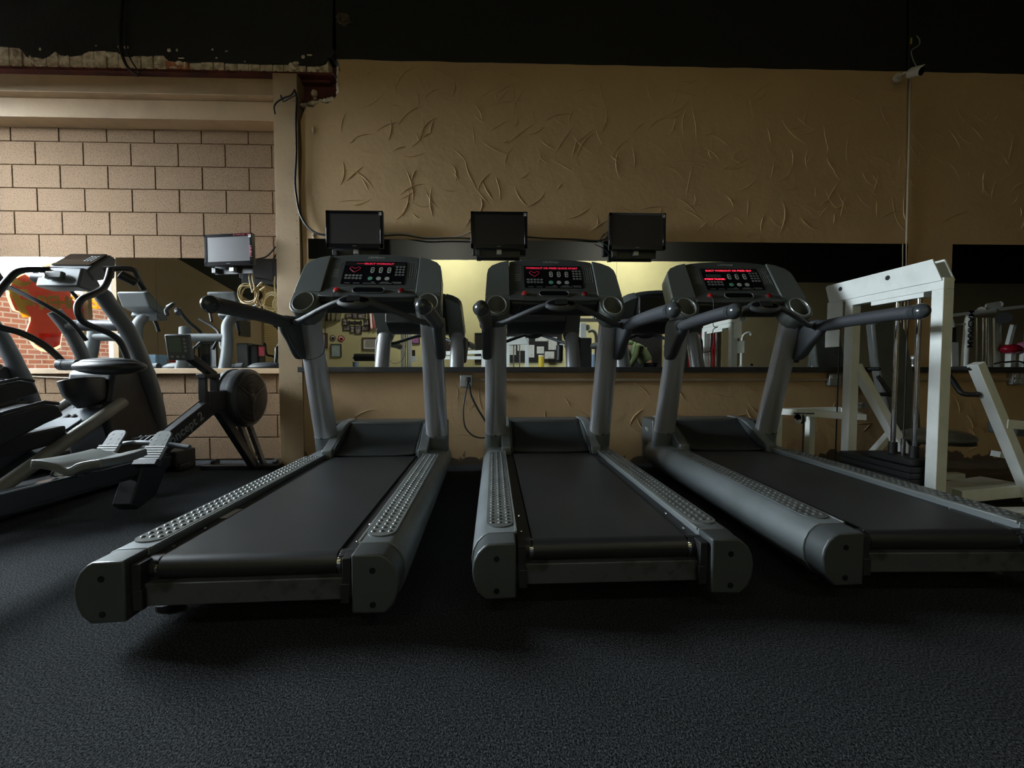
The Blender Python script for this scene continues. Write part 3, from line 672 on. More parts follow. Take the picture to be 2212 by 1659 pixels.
M['cansil'] = mat('can_metal', (.55, .56, .55), .3, .7)
# ------------------------------------------------------------------ screens and cables on the walls
def tv(name, lab, c, w, h, rot, grp=None, panel='tvpanel', marks=False, wally=3.39, dark=0):
    t = thing('wall_television', lab, 'television', c, rot, grp)
    bz = .022
    b = MB().b2(-w / 2, w / 2, -.002, .03, -h / 2, h / 2); b.build('casing', M['black'], t, bevel=.006, seg=3)
    b = MB(); 
    for x0, x1, z0, z1 in ((-w / 2, w / 2, h / 2 - bz, h / 2), (-w / 2, w / 2, -h / 2, -h / 2 + .032), (-w / 2, -w / 2 + bz, -h / 2, h / 2), (w / 2 - bz, w / 2, -h / 2, h / 2)): b.b2(x0, x1, -.008, -.001, z0, z1)
    bz_ = b.build('bezel', M['gloss'], t, bevel=.001)
    text_bm('INSIGNIA', .008, frame((.0, -.0085, -h / 2 + .014), (1, 0, 0), (0, 0, 1)), depth=.0003).build('maker_mark', M['print'], bz_, smooth=False)
    MB().b2(-w / 2 + bz, w / 2 - bz, -.0045, -.001, -h / 2 + .032, h / 2 - bz).build('screen', M[panel], t)
    MB().b2(-w * .32, w * .32, .03, .055, -h * .36, h * .36).build('back_cover', M['black'], t, bevel=.008)
    MB().b2(w / 2 - .030, w / 2 - .008, -.0096, -.0085, h / 2 - .035, h / 2 - .012).b2(w / 2 - .026, w / 2 - .018, -.0102, -.0095, h / 2 - .026, h / 2 - .018, mi=1).build('sticker', [M['sticker'], M['black']], t)
    MB().b2(-w * .42, w * .38, .055, .066, -h / 2 - .055, h / 2 - .05).b2(-w * .42, -w * .42 + .035, .02, .06, -h / 2 - .05, -h / 2 - .006, mi=0).b2(-.02, .02, .02, .06, -h / 2 - .04, -h / 2 - .004, mi=1).build('wall_bracket', [M['black'], M['box']], t, bevel=.002)
    MB().cyl((-w * .4 + .02, .03, -h / 2 - .045), (-w * .4 + .02, .03, -h / 2 - .005), .004, 8).build('bracket_rod', M['chrome'], t)
    if marks:
        b = MB(); rr = random.Random(8)
        for k in range(9):
            x = w * .12 + k * .012; b.bar((x, -.0095, h / 2 - .018 + rr.uniform(-.004, .004)), (x + .008, -.0095, h / 2 - .006 + rr.uniform(-.006, .002)), .003, .001)
            b.bar((x, -.0095, h / 2 - .008), (x + .01, -.0095, h / 2 - .008 + rr.uniform(-.006, .004)), .003, .001)
        for k in range(8):
            z = -.01 - k * .011 + .03; b.bar((w / 2 - .018, -.0095, z), (w / 2 - .004, -.0095, z + rr.uniform(-.008, .008)), .001, .004)
        for k in range(4): b.bar((w / 2 - .045 + k * .009, -.0095, h / 2 - .02), (w / 2 - .04 + k * .009, -.0095, h / 2 - .004), .003, .001)
        b.build('red_marker_writing', M['pinkmark'], t)
    return t
ty = 3.275
def tvat(u0, v0, u1, v1, y): 
    a, b = PY(u0, v0, y), PY(u1, v1, y); return ((a + b) / 2, b.x - a.x, a.z - b.z)
for (q, lab, pn) in (((704, 455, 828, 536), 'small black wall television leftmost of three over the long mirror, brown-tinted screen', 'tvpanel2'),
                 ((1017, 457, 1139, 537), 'small black wall television in the middle of three, above the middle treadmill', 'tvpanel'),
                 ((1316, 460, 1437, 540), 'small black wall television rightmost of three, trailing a thin green cable', 'tvpanel')):
    c, w, h = tvat(*q, ty); tv('tv', lab, c, w, h, 0, 'televisions over the long mirror', pn)
c, w, h = tvat(436, 505, 552, 574, 3.36); tv('tv', 'small black television with red marker writing, above the rowing machine', (c.x, 3.36, c.z), w * 1.02, h, R(-9), None, 'tvpanel2', True)
def cable(name, lab, pts, r, m, cat='cable', n=6, grp=None, seg=8):
    o = MB().tube(cr(pts, n), r, seg).build(name, m); return tag(o, lab, cat, grp)
def uv(L, y): return [PY(u, v, y) for u, v in L]
cable('power_cable', 'black cable bundle hanging over the black upper wall into the broken brickwork', uv([(262, -12), (259, 50), (258, 90), (266, 125), (278, 148), (298, 163)], 3.375), .011, M['cable'])
cable('power_cable', 'thinner black cable beside the bundle at the broken brickwork', uv([(274, -12), (271, 60), (272, 100), (283, 130), (302, 158)], 3.36), .006, M['cable'])
cable('signal_cable', 'long black cable running down beside the post to the leftmost television', uv([(637, 196), (641, 215), (639, 260), (640, 330), (637, 390), (641, 430), (648, 462), (662, 487), (682, 503), (704, 508)], 3.36), .009, M['cable'])
cable('signal_cable', 'black cable tail looped over the top of the tan post', uv([(637, 193), (628, 206), (612, 212), (597, 222), (592, 232), (594, 246)], 3.355), .006, M['cable'])
cable('signal_cable', 'second black tail crossing the top of the tan post', uv([(638, 206), (625, 213), (611, 219), (606, 205), (612, 215)], 3.355), .004, M['cable'])
cable('signal_cable', 'pale cable sagging between the left and middle televisions', uv([(824, 506), (850, 503), (880, 503), (905, 511), (940, 513), (975, 513), (1000, 508), (1018, 500)], 3.375), .006, M['whitecable'])
cable('signal_cable', 'black cable along the mirror top between left and middle televisions', uv([(824, 510), (870, 508), (920, 515), (970, 514), (1018, 515)], 3.34), .006, M['cable'])
cable('signal_cable', 'black cable along the mirror top between middle and right televisions', uv([(1138, 512), (1180, 515), (1240, 517), (1290, 520), (1312, 514), (1320, 500)], 3.37), .006, M['cable'])
cable('signal_cable', 'thin green cable looping below the rightmost television', uv([(1290, 520), (1310, 530), (1325, 545), (1345, 553), (1365, 552), (1380, 544), (1386, 536)], 3.34), .004, M['greencable'])
cable('signal_cable', 'small tangle of black wires left of the rightmost television', uv([(1296, 518), (1306, 505), (1300, 512), (1315, 500), (1308, 520), (1322, 510)], 3.35), .003, M['cable'])
# the tan coil under the marked television
b = MB(); rr = random.Random(12); yc = 3.44; c0 = PY(548, 638, yc)
for k in range(11):
    side = -1 if k < 6 else 1
    cx, cz, a, bb = c0.x + side * rr.uniform(.035, .055) - .01, c0.z + rr.uniform(-.03, .02), rr.uniform(.055, .10) if side < 0 else rr.uniform(.02, .055), rr.uniform(.065, .10)
    tilt = rr.uniform(-.5, .2); ph = rr.uniform(0, 1)
    b.tube([(cx + a * math.cos(t_) * math.cos(tilt) - bb * math.sin(t_) * math.sin(tilt), yc + .012 * math.sin(t_ * 2 + ph) + k * .003, cz + a * math.cos(t_) * math.sin(tilt) + bb * math.sin(t_) * math.cos(tilt)) for t_ in [2 * PI * i / 28 for i in range(28)]], .0045, 6, closed=True)
for u in (539, 546): b.tube(cr(uv([(u, 575), (u - 1, 592), (u, 605), (u + 4, 622), (545, 632)], 3.43)), .0065, 8)
o = b.build('coiled_cable', M['tancable']); tag(o, 'tan cable coiled in loops below the television with red writing', 'cable')
MBp = MB()
for (a_, c_) in (((556, 620), (566, 610)), ((562, 628), (573, 620))): MBp.tube(uv([a_, c_], 3.43), .009, 8)
cable('signal_cable', 'black cables dropping from the marked television past the tan coil', uv([(552, 600), (575, 604), (588, 606), (590, 590), (589, 565), (600, 545)], 3.46), .006, M['cable'])
cable('signal_cable', 'black cable curving up from the marked television to the post', uv([(556, 560), (572, 556), (583, 548), (596, 532)], 3.45), .006, M['cable'])
o = MBp.build('cable_plug', M['tancable']); tag(o, 'two tan plugs on the cables beside the tan coil', 'plug')
# power cords at the outlet
cable('mains_cable', 'black cord looping from the outlet down to the middle treadmill', uv([(1010, 824), (1006, 850), (1001, 885), (1004, 920), (1020, 940), (1040, 946), (1056, 943)], 3.30), .006, M['cable'])
cable('mains_cable', 'thicker black cord running straight from the outlet towards the middle treadmill', uv([(1013, 830), (1018, 855), (1030, 880), (1044, 903), (1056, 922)], 3.30), .008, M['cable'])
p = PY(1012, 820, 3.33)
o = MB().b2(p.x - .018, p.x + .014, 3.315, 3.35, p.z - .02, p.z + .022).tube([(p.x - .004, 3.32, p.z - .015), (p.x - .006, 3.315, p.z - .045)], .011, 10).build('power_plug', M['black'], bevel=.005); tag(o, 'black plug pushed into the four-socket outlet box', 'plug')
# vertical conduit and the surveillance camera
o = MB().tube([PY(1966, 166, 3.385), PY(1964, 300, 3.385), PY(1958, 525, 3.385)], .009, 8).build('conduit_pipe', M['conduit']); tag(o, 'thin tan conduit running down the wall below the security camera', 'conduit')
cable('signal_cable', 'tan cord dangling from the conduit to the can on the ledge', uv([(1958, 525), (1957, 600), (1953, 680), (1954, 730), (1959, 770), (1962, 794)], 3.37), .004, M['conduit'])
cable('signal_cable', 'black cable on the black wall above the security camera', uv([(1965, -12), (1964, 80), (1962, 150)], 3.385), .008, M['cable'])
t = thing('security_camera', 'white bullet security camera where the tan and black paint meet', 'security camera', PY(1942, 166, 3.39))
pa_ = PY(1942, 166, 3.375); pb_ = PY(1954, 158, 3.30); pc_ = PY(1966, 160, 3.27); pd_ = PY(1990, 154, 3.20)
MB().cyl((pa_.x, 3.40, pa_.z), (pa_.x, 3.372, pa_.z), .036, 24).build('base_plate', M['camwhite'], t, bevel=.006, world=True)
MB().tube(cr([(pa_.x, 3.372, pa_.z), pb_, pc_]), .012, 10).build('arm', M['camwhite'], t, world=True)
d_ = (pd_ - pc_).normalized(); MB().tube([pc_ - d_ * .01, pd_], [.030, .033], 24).build('camera_body', M['camwhite'], t, world=True, bevel=.004)
MB().tube([pd_, pd_ + d_ * .004], .029, 24).build('lens', M['gloss'], t, world=True)
MB().prism([pc_ + Vector((-.01, -.02, .034)), pc_ + Vector((-.01, .02, .034)), pd_ + Vector((.01, .02, .038)), pd_ + Vector((.01, -.02, .038))], (0, 0, .003)).build('sun_shield', M['camwhite'], t, world=True)
cable('signal_cable', 'grey camera lead with yellow and red plugs on the black wall', uv([(1984, 150), (1975, 135), (1969, 118), (1970, 108), (1984, 98), (1987, 90), (1984, 82), (1980, 77)], 3.37), .004, M['print'])
p = PY(1968, 88, 3.37); o = MB().cyl(p - Vector((0, 0, .03)), p + Vector((0, 0, .02)), .007, 10).build('cable_plug', mat('yellow_plug', (.45, .35, .05), .5)); tag(o, 'yellow plug hanging on the black wall above the camera', 'plug')
# plaster scars on the raceway, dents in the black wall
rr = random.Random(21)
b = MB(); p = PY(741, 41, YM)
for k in range(14): a = k * .45; b.ball((p.x + .045 * math.cos(a) * rr.uniform(.7, 1.2), YM, p.z + .045 * math.sin(a) * rr.uniform(.7, 1.2)), (rr.uniform(.012, .025), .012, rr.uniform(.01, .02)), 7)
b.ball((p.x, YM, p.z), (.02, .006, .02), 8)
o = b.build('plaster_scar', M['rust2']); tag(o, 'knocked-out hole with crumbled edge in the black upper wall', 'hole')
# drink can on the ledge
p = PY(1975, 770, 3.36); t = thing('drink_can', 'small pale can standing on the black ledge behind the white tower', 'can', (p.x, 3.36, zb_))
MB().lathe([(.022, 0), (.031, .008), (.031, .085), (.024, .098)], seg=24).build('body', M['cansil'], t); MB().lathe([(.0245, .098), (.0235, .1)], seg=24).build('lid', M['chrome'], t)
MB().lathe([(.0313, .02), (.0313, .07)], seg=24).build('print_band', M['black'], t)
# ------------------------------------------------------------------ elliptical trainers by the block wall
M['sticker2'] = mat('pale_plastic', (.30, .31, .31), .45)
M['ramp'] = mat('ramp_blue_grey', (.045, .055, .065), .30, coat=.2)
M['tubeg'] = mat('grey_tube_paint', (.26, .25, .22), .42, .2, mix=((.21, .20, .18), 8, .4, .7))
M['mast'] = mat('mast_grey', (.095, .105, .115), .45, .1)
M['hand'] = mat('dark_rubber_handle', (.022, .024, .028), .42)
M['shroud'] = mat('shroud_black', (.012, .014, .018), .45)
t = thing('elliptical_trainer', 'grey and black elliptical trainer with its console in full view, beside the rowing machine', 'elliptical trainer', (-2.85, 2.6, 0), 0, 'elliptical trainers facing the block wall')
def ep(b, n, m, par=None, **k): return b.build(n, M[m], par or t, world=True, **k)
# base and ramp
ep(MB().b2(-3.08, -2.62, 1.2, 3.30, .02, .09).b2(-3.18, -2.52, 3.22, 3.32, 0, .06).b2(-3.12, -2.58, 1.1, 1.25, 0, .05), 'base_frame', 'shroud', bevel=.01)
ra, rb = Vector((0, 2.00, .09)), Vector((0, 2.88, .585)); rd = (rb - ra).normalized()
for x in (-2.635, -2.985):
    ep(MB().tube([ra + Vector((x, 0, 0)), rb + Vector((x, 0, 0))], .036, 20), 'ramp_rail', 'tubeg', bevel=.003)
b = MB(); nrm = Vector((0, -rd.z, rd.y)); up_ = nrm * .036
b.prism([ra + Vector((-2.97, 0, 0)) + up_ * .2, rb + Vector((-2.97, 0, 0)) + up_ * .2, rb + Vector((-2.65, 0, 0)) + up_ * .2, ra + Vector((-2.65, 0, 0)) + up_ * .2], nrm * -.03)
rp_ = ep(b, 'ramp_deck', 'ramp', bevel=.004)
for x in (-2.675, -2.80, -2.84, -2.955):
    ep(MB().bar(ra + Vector((x, 0, 0)) + nrm * .012, ra.lerp(rb, .83) + Vector((x, 0, 0)) + nrm * .012, .012, .012, nrm), 'wheel_track', 'chrome', rp_)
c_ = ra.lerp(rb, .93) + Vector((-2.81, 0, 0)) + nrm * .009
text_bm('PRECOR', .05, frame(c_, (1, 0, 0), rd)).build('maker_mark', M['print'], rp_, world=True, smooth=False)
c_ = ra.lerp(rb, .72) + Vector((-2.81, 0, 0)) + nrm * .012
ep(MB().prism([c_ + Vector((x, 0, 0)) + rd * y for x, y in rrect(-.10, .10, -.07, .07, .03)], nrm * .008), 'carry_recess', 'mast', rp_, bevel=.003)
ep(MB().tube([(-2.81, 1.55, .08), (-2.81, 2.12, .21), (-2.81, 2.42, .36)], .058, 20), 'lift_cylinder', 'mast', bevel=.006)
# front shroud, neck
pr = [(2.93, .80), (3.12, .84), (3.26, .74), (3.36, .40), (3.40, .06), (2.95, .06), (2.86, .45)]
ep(MB().prism([(-3.06, y, z) for y, z in pr], (.32, 0, 0)), 'front_shroud', 'shroud', bevel=.03, seg=4)
ep(MB().tube([(-2.80, 2.83, .58), (-2.81, 2.80, .66), (-2.83, 2.80, .74)], [.06, .085, .09], 20, sq=1.5), 'neck_boot', 'shroud', bevel=.006)
ep(MB().b2(-3.0, -2.55, 3.22, 3.42, .0, .16), 'front_foot', 'shroud', bevel=.012)
# curved mast
def P3(L): return [PY(u, v, y) for u, v, y in L]
ms = cr(P3([(216, 628, 2.92), (240, 664, 3.0), (275, 713, 3.07), (296, 755, 3.12), (312, 796, 3.17), (325, 838, 3.22), (337, 885, 3.28), (346, 950, 3.36), (348, 985, 3.38)]), 5)
ep(MB().tube(ms, [.045] + [.056] * 20 + [.06] * 20, 20, sq=.8), 'mast', 'mast')
ms2 = [p + Vector((-.42, 0, 0)) for p in ms[6:]]
ep(MB().tube(ms2, .052, 18, sq=.8), 'mast', 'mast')
ep(MB().tube([ms[9] + Vector((-.0, 0, 0)), ms2[3]], .04, 14), 'mast_bridge', 'mast')
# console
f0 = [(-2.985, 2.78, 1.478), (-2.745, 2.78, 1.478), (-2.735, 2.93, 1.60), (-3.00, 2.93, 1.60)]
b = MB().prism([(-3.00, 2.755, 1.46), (-3.005, 2.79, 1.495), (-3.02, 2.935, 1.615), (-3.02, 2.985, 1.60), (-3.0, 2.95, 1.45), (-3.0, 2.80, 1.40)], (.28, 0, 0))
co_ = ep(b, 'console', 'mast', bevel=.014, seg=3)
ex = Vector((1, 0, 0)); ey = (Vector((0, 2.935, 1.615)) - Vector((0, 2.79, 1.495))).normalized()
m4 = frame(Vector((-2.87, 2.862, 1.557)), ex, ey)
MB().prism([(x, y, .001) for x, y in rrect(-.125, .125, -.085, .085, .01)], (0, 0, .004)).xf(m4).build('console_face', M['gloss'], co_, world=True)
b = MB()
for i in range(4):
    for j in range(3): b.prism([(x, y, .005) for x, y in rrect(.045 + j * .022, .06 + j * .022, .035 - i * .022, .048 - i * .022, .005)], (0, 0, .002))
b.xf(m4).build('key_cluster', M['btn'], co_, world=True); co_.children[-1]['kind'] = 'stuff'
b = MB().prism([(-3.0, 2.70, 1.345), (-3.0, 2.735, 1.475), (-3.0, 2.80, 1.475), (-3.0, 2.86, 1.38), (-3.0, 2.80, 1.33)], (.27, 0, 0))
lo_ = ep(b, 'console_lower', 'mast', bevel=.012, seg=3)
ep(MB().box((-2.87, 2.70, 1.415), (.11, .03, .05), (R(-12), 0, 0)), 'reading_shelf', 'vinyl', lo_, bevel=.008)
# tray and arm pivots
ty_ = PY(238, 792, 2.72)
b = MB().ball(tuple(ty_), (.215, .13, .055), 28); ep(b, 'accessory_tray', 'hand', ang=80)
ep(MB().ball(tuple(ty_ + Vector((0, 0, .030))), (.175, .10, .030), 24), 'tray_well', 'shroud', ang=80)
for q, (u0, u1, y_) in enumerate(((246, 292, 2.76), (128, 172, 2.76))):
    a_, c_ = PY(u0, 788, y_), PY(u1, 788, y_); ep(MB().tube([a_, a_.lerp(c_, .4), c_], .037, 22), 'arm_pivot', 'mast', bevel=.006)
    c2 = a_.lerp(c_, .3); ep(MB().tube([c2, c2 + (c_ - a_) * .04], .0385, 22), 'pivot_ring', 'shroud')
# handles
S = [(277, 786, 2.74), (272, 765, 2.73), (259, 738, 2.70), (238, 721, 2.66), (213, 711, 2.60), (184, 698, 2.54), (171, 682, 2.50), (168, 662, 2.50), (178, 646, 2.52), (200, 636, 2.58), (222, 624, 2.66), (233, 604, 2.72), (239, 582, 2.76)]
ep(MB().tube(cr(P3(S), 5), .0185, 14), 'moving_handle', 'hand')
S = [(136, 782, 2.78), (112, 759, 2.76), (84, 738, 2.73), (42, 718, 2.68), (0, 707, 2.62), (-30, 690, 2.58), (-40, 660, 2.6)]
ep(MB().tube(cr(P3(S), 5), .020, 14), 'moving_handle', 'hand')
S = [(-10, 640, 2.5), (14, 609, 2.55), (34, 589, 2.6), (58, 583, 2.65), (110, 583, 2.75), (150, 584, 2.80), (190, 582, 2.85)]
ep(MB().tube(cr(P3(S), 5), .019, 14), 'fixed_handlebar', 'hand')
S = [(225, 582, 2.80), (262, 580, 2.84), (288, 583, 2.88), (297, 598, 2.92), (303, 612, 2.95), (312, 628, 2.96)]
ep(MB().tube(cr(P3(S), 5), .019, 14), 'fixed_handlebar', 'hand')
ep(MB().tube(P3([(258, 592, 2.80), (296, 612, 2.86)]), .030, 14), 'pulse_grip', 'hand', bevel=.005)
ep(MB().tube(P3([(75, 600, 2.75), (104, 602, 2.75)]), .034, 14), 'pulse_grip', 'hand', bevel=.005)
ep(MB().tube(cr(P3([(22, 621, 2.78), (84, 652, 2.80), (127, 676, 2.84), (158, 700, 2.90), (186, 735, 2.98)]), 5), .014, 10), 'stay_bar', 'hand')
ep(MB().tube(cr(P3([(112, 592, 2.9), (140, 613, 2.92), (170, 648, 2.96)]), 5), .012, 10), 'stay_bar', 'hand')
# pedals and their arms
for x, dz, dy in ((-2.68, 0, 0), (-2.95, .13, .12)):
    side = [(1.98, .40), (2.02, .52), (2.16, .60), (2.36, .645), (2.43, .63), (2.46, .565), (2.36, .53), (2.16, .44)]
    b = MB().prism([(x - .09, y + dy, z + dz - .03) for y, z in side], (.18, 0, 0)); pd = ep(b, 'pedal', 'shroud', bevel=.015, seg=3)
    rim = [(x + sx * .082, y + dy, z + dz - .02) for sx, (y, z) in [(-1, side[1]), (-1, side[2]), (-1, side[3]), (-1, side[4]), (1, side[4]), (1, side[3]), (1, side[2]), (1, side[1])]]
    ep(MB().tube(rim, .010, 8, closed=True), 'pedal_rim', 'hand', pd)
    ep(MB().bar((x, 1.15, .30 + dz * .4), (x, 2.52, .42 + dz * .8), .07, .10), 'pedal_arm', 'shroud', bevel=.01)
ep(MB().prism([(-2.98, y, z) for y, z in [(1.0, .06), (1.0, .42), (1.12, .56), (1.4, .58), (1.55, .42), (1.62, .06)]], (.30, 0, 0)), 'flywheel_cover', 'shroud', bevel=.03, seg=3)
e2 = copy_tree(t); e2.location.x -= .92; e2.location.y -= .02; e2['label'] = 'far-left elliptical trainer cut off by the edge of the picture'
tmp = t
o = MB().tube(cr(uv([(172, 812), (163, 840), (160, 868), (159, 888)], 3.61), 5), .008, 8).tube(cr(uv([(182, 830), (183, 850), (187, 872)], 3.61), 5), .007, 8).build('signal_cable', M['cable']); tag(o, 'short black cables hanging on the blocks behind the elliptical neck', 'cable')
# ------------------------------------------------------------------ rowing machine
t = thing('rowing_machine', 'black rowing machine with round flywheel housing, in front of the block wall', 'rowing machine', (-1.96, 2.2, 0))
XC = -2.0
wc = (0, 3.17, .590)
b = MB().lathe([(.06, XC - .115), (.19, XC - .11), (.215, XC - .09), (.224, XC - .055), (.224, XC - .05)], (0, 3.17, .59), 'x', 48); ep(b, 'flywheel_shell', 'shroud')
ep(MB().lathe([(.217, XC - .05), (.217, XC + .01)], (0, 3.17, .59), 'x', 48), 'flywheel_band', 'steelbar')
pf = [(.224, XC + .01), (.226, XC + .035), (.220, XC + .060), (.200, XC + .078)]
r_ = .190
while r_ > .05: pf += [(r_, XC + .080), (r_ - .005, XC + .080), (r_ - .006, XC + .072), (r_ - .009, XC + .072)]; r_ -= .0125
pf += [(.04, XC + .082), (.015, XC + .084)]
fc = ep(MB().lathe(pf, (0, 3.17, .59), 'x', 56), 'fan_cage', 'black', ang=30)
b = MB()
for k in range(3):
    a = k * 2.094 + .5; b.bar((XC + .083, 3.17, .59), (XC + .083, 3.17 + .19 * math.cos(a), .59 + .19 * math.sin(a)), .008, .004, (1, 0, 0))
ep(b, 'cage_spoke', 'black', fc)
ep(MB().lathe([(.012, XC + .083), (.010, XC + .092)], (0, 3.17, .59), 'x', 14), 'axle_bolt', 'chrome', fc)
# frame
ep(MB().bar((XC, 2.28, .30), (XC, 2.86, .58), .055, .11), 'boom', 'shroud', bevel=.004)
bd_ = (Vector((0, 2.86, .58)) - Vector((0, 2.28, .30))).normalized()
text_bm('concept 2', .085, frame((XC + .0285, 2.56, .435), bd_, Vector((0, -bd_.z, bd_.y))), bold=.001).build('maker_mark', M['print'], t, world=True, smooth=False)
ep(MB().b2(XC - .03, XC + .03, 2.78, 3.17, .52, .66), 'flywheel_bracket', 'shroud', bevel=.01)
b = MB().bar((XC, 2.76, .50), (XC, 2.76, .76), .05, .025).bar((XC, 2.87, .50), (XC, 2.87, .76), .05, .03).bar((XC, 2.74, .765), (XC, 2.89, .765), .06, .03); ep(b, 'upright_frame', 'black', bevel=.004)
mo = PY(388, 750, 2.48)
ep(MB().bar((XC, 2.86, .77), (XC, 2.55, .95), .05, .045), 'monitor_arm', 'black', bevel=.005)
mon = ep(MB().box((mo.x, mo.y, mo.z), (.125, .04, .155), (R(10), 0, R(8))), 'monitor', 'mast', bevel=.008)
m4 = Matrix.Translation(mo) @ Euler((R(10), 0, R(8))).to_matrix().to_4x4()
MB().b2(-.045, .022, -.022, -.019, -.025, .06).xf(m4).build('lcd_screen', M['lcd'], mon, world=True)
b = MB()
for k in range(4): b.lathe([(.008, -.023), (.008, -.019)], (.042, 0, .05 - .023 * k), 'y', 12)
for k in range(3): b.lathe([(.008, -.023), (.008, -.019)], (-.035 + .03 * k, 0, -.055), 'y', 12)
b.xf(m4).build('monitor_key', M['print'], mon, world=True)
text_bm('concept2', .014, m4 @ frame((-.02, -.021, .068), (1, 0, 0), (0, 0, 1)), depth=.0004).build('maker_mark', M['print'], mon, world=True, smooth=False)
MB().b2(-.05, -.02, -.024, -.018, -.09, -.078).xf(m4).build('pink_sticker', M['pinkmark'], mon, world=True)
# legs and feet
ep(MB().bar((XC, 2.88, .55), (XC, 3.30, .02), .05, .06, (0, 1, 0)), 'front_leg', 'shroud', bevel=.004)
ep(MB().bar((XC + .04, 3.17, .40), (XC + .04, 3.36, .02), .03, .04, (0, 1, 0)).bar((XC - .03, 3.17, .40), (XC - .03, 3.36, .02), .03, .04, (0, 1, 0)), 'front_leg', 'steelbar', bevel=.003)
ep(MB().b2(XC - .42, XC + .20, 3.28, 3.36, 0, .035), 'front_foot', 'shroud', bevel=.006)
for x in (XC - .36, XC + .14): ep(MB().cyl((x - .015, 3.37, .035), (x + .015, 3.37, .035), .035, 16), 'caster', 'black')
# monorail
q0, q1 = Vector((-1.985, 2.42, .275)), Vector((-1.97, .62, .30))
rl = ep(MB().bar(q0, q1, .062, .075), 'monorail', 'shroud', bevel=.004)
ep(MB().bar(q0 + Vector((0, -.1, .040)), q1 + Vector((0, 0, .040)), .040, .006), 'rail_top', 'chrome', rl)
ep(MB().bar(q0 + Vector((0, -.1, -.045)), q1 + Vector((0, 0, -.045)), .035, .012), 'rail_bottom', 'black', rl)
ep(MB().bar((-1.97, .72, .26), (-1.97, .66, .02), .05, .06, (0, 1, 0)).b2(-2.2, -1.74, .62, .70, 0, .03), 'rear_leg', 'shroud', bevel=.004)
# stretcher and footrests
ep(MB().prism([(-2.04, 2.42, .30), (-2.04, 2.24, .33), (-2.04, 2.14, .10), (-2.04, 2.18, .06), (-2.04, 2.30, .10)], (.10, 0, 0)), 'foot_stretcher', 'shroud', bevel=.008)
ep(MB().prism([tuple(PZ(u, v, z)) for u, v, z in ((258, 1072, .012), (303, 1074, .012), (340, 1010, .16), (292, 1003, .175))], (0, .012, .0)), 'stretcher_plate', 'black', bevel=.002)
for x, y in ((-1.85, 2.20), (-2.13, 2.24)):
    fx = frame((x, y, .375), (1, 0, 0), Vector((0, .62, .78)))
    fr_ = MB().prism([(px, py, 0) for px, py in rrect(-.045, .045, -.06, .115, .03)], (0, 0, .012)).xf(fx).build('footrest', M['vinyl'], t, world=True, bevel=.002)
    b = MB()
    for i in range(3):
        for j in (-1, 1): b.lathe([(.006, .0121), (.006, .013)], (j * .022, .03 + i * .03, 0), seg=10)
    b.xf(fx).build('peg_holes', M['black'], fr_, world=True)
    b = MB()
    for i in range(6): b.b2(-.052, .052, -.06 + i * .014, -.052 + i * .014, .012, .020)
    b.b2(-.055, .055, -.066, .02, .006, .013).xf(fx).build('heel_tread', M['sticker2'], fr_, world=True)
    MB().b2(-.06, .06, -.095, -.06, -.01, .03).xf(fx).build('foot_strap', M['black'], fr_, world=True, bevel=.004)
# handle and chain
hd = cr([(-2.235, 2.33, .378), (-2.15, 2.32, .388), (-2.06, 2.30, .40), (-1.98, 2.29, .402), (-1.90, 2.29, .395), (-1.82, 2.30, .382), (-1.75, 2.30, .372)], 5)
ep(MB().tube(hd, .0145, 14), 'pull_handle', 'mast')
b = MB()
for k in range(6): b.bar((-2.09 + k * .032, 2.31, .395), (-2.06 + k * .026, 2.36, .43), .006, .006)
b.tube([(-2.09, 2.33, .415), (-2.0, 2.37, .43), (-1.91, 2.33, .415)], .006, 6); ep(b, 'handle_bridge', 'black')
ep(MB().tube([(-1.995, 2.37, .425), (-1.998, 2.84, .66)], .004, 6), 'chain', 'chrome')
# seat on its roller
def seatf(u, v):
    x, y = (u - .5), (v - .5); w = .30 * (1 - .12 * (y + .5) ** 2); 
    z = .400 + .030 * (math.cos(x * 2 * PI * 1.0) * -.5) * .6 + .014 * math.exp(-(x / .12) ** 2) * 0 - .020 * math.exp(-(x / .10) ** 2) * (1 if y < -.1 else .3) + .012 * (2 * y) ** 2 * .6
    return Vector((-1.905 + x * w, 1.93 + y * .25, z))
sb_ = MB().grid(seatf, 24, 16)
so = ep(sb_, 'seat_pad', 'vinyl', recalc=False); k = so.modifiers.new('solid', 'SOLIDIFY'); k.thickness = .036; k.offset = -1
k = so.modifiers.new('bevel', 'BEVEL'); k.width = .006; k.segments = 2; k.limit_method = 'ANGLE'
ep(MB().b2(-1.99, -1.86, 1.84, 2.02, .345, .37), 'seat_carriage', 'black', bevel=.004)
ep(MB().cyl((-1.99, 1.845, .345), (-1.90, 1.845, .345), .013, 14), 'seat_roller', 'sticker2')
for x in (-2.0, -1.895): ep(MB().cyl((x, 1.845, .345), (x + .01, 1.845, .345), .018, 14), 'roller_wheel', 'black')
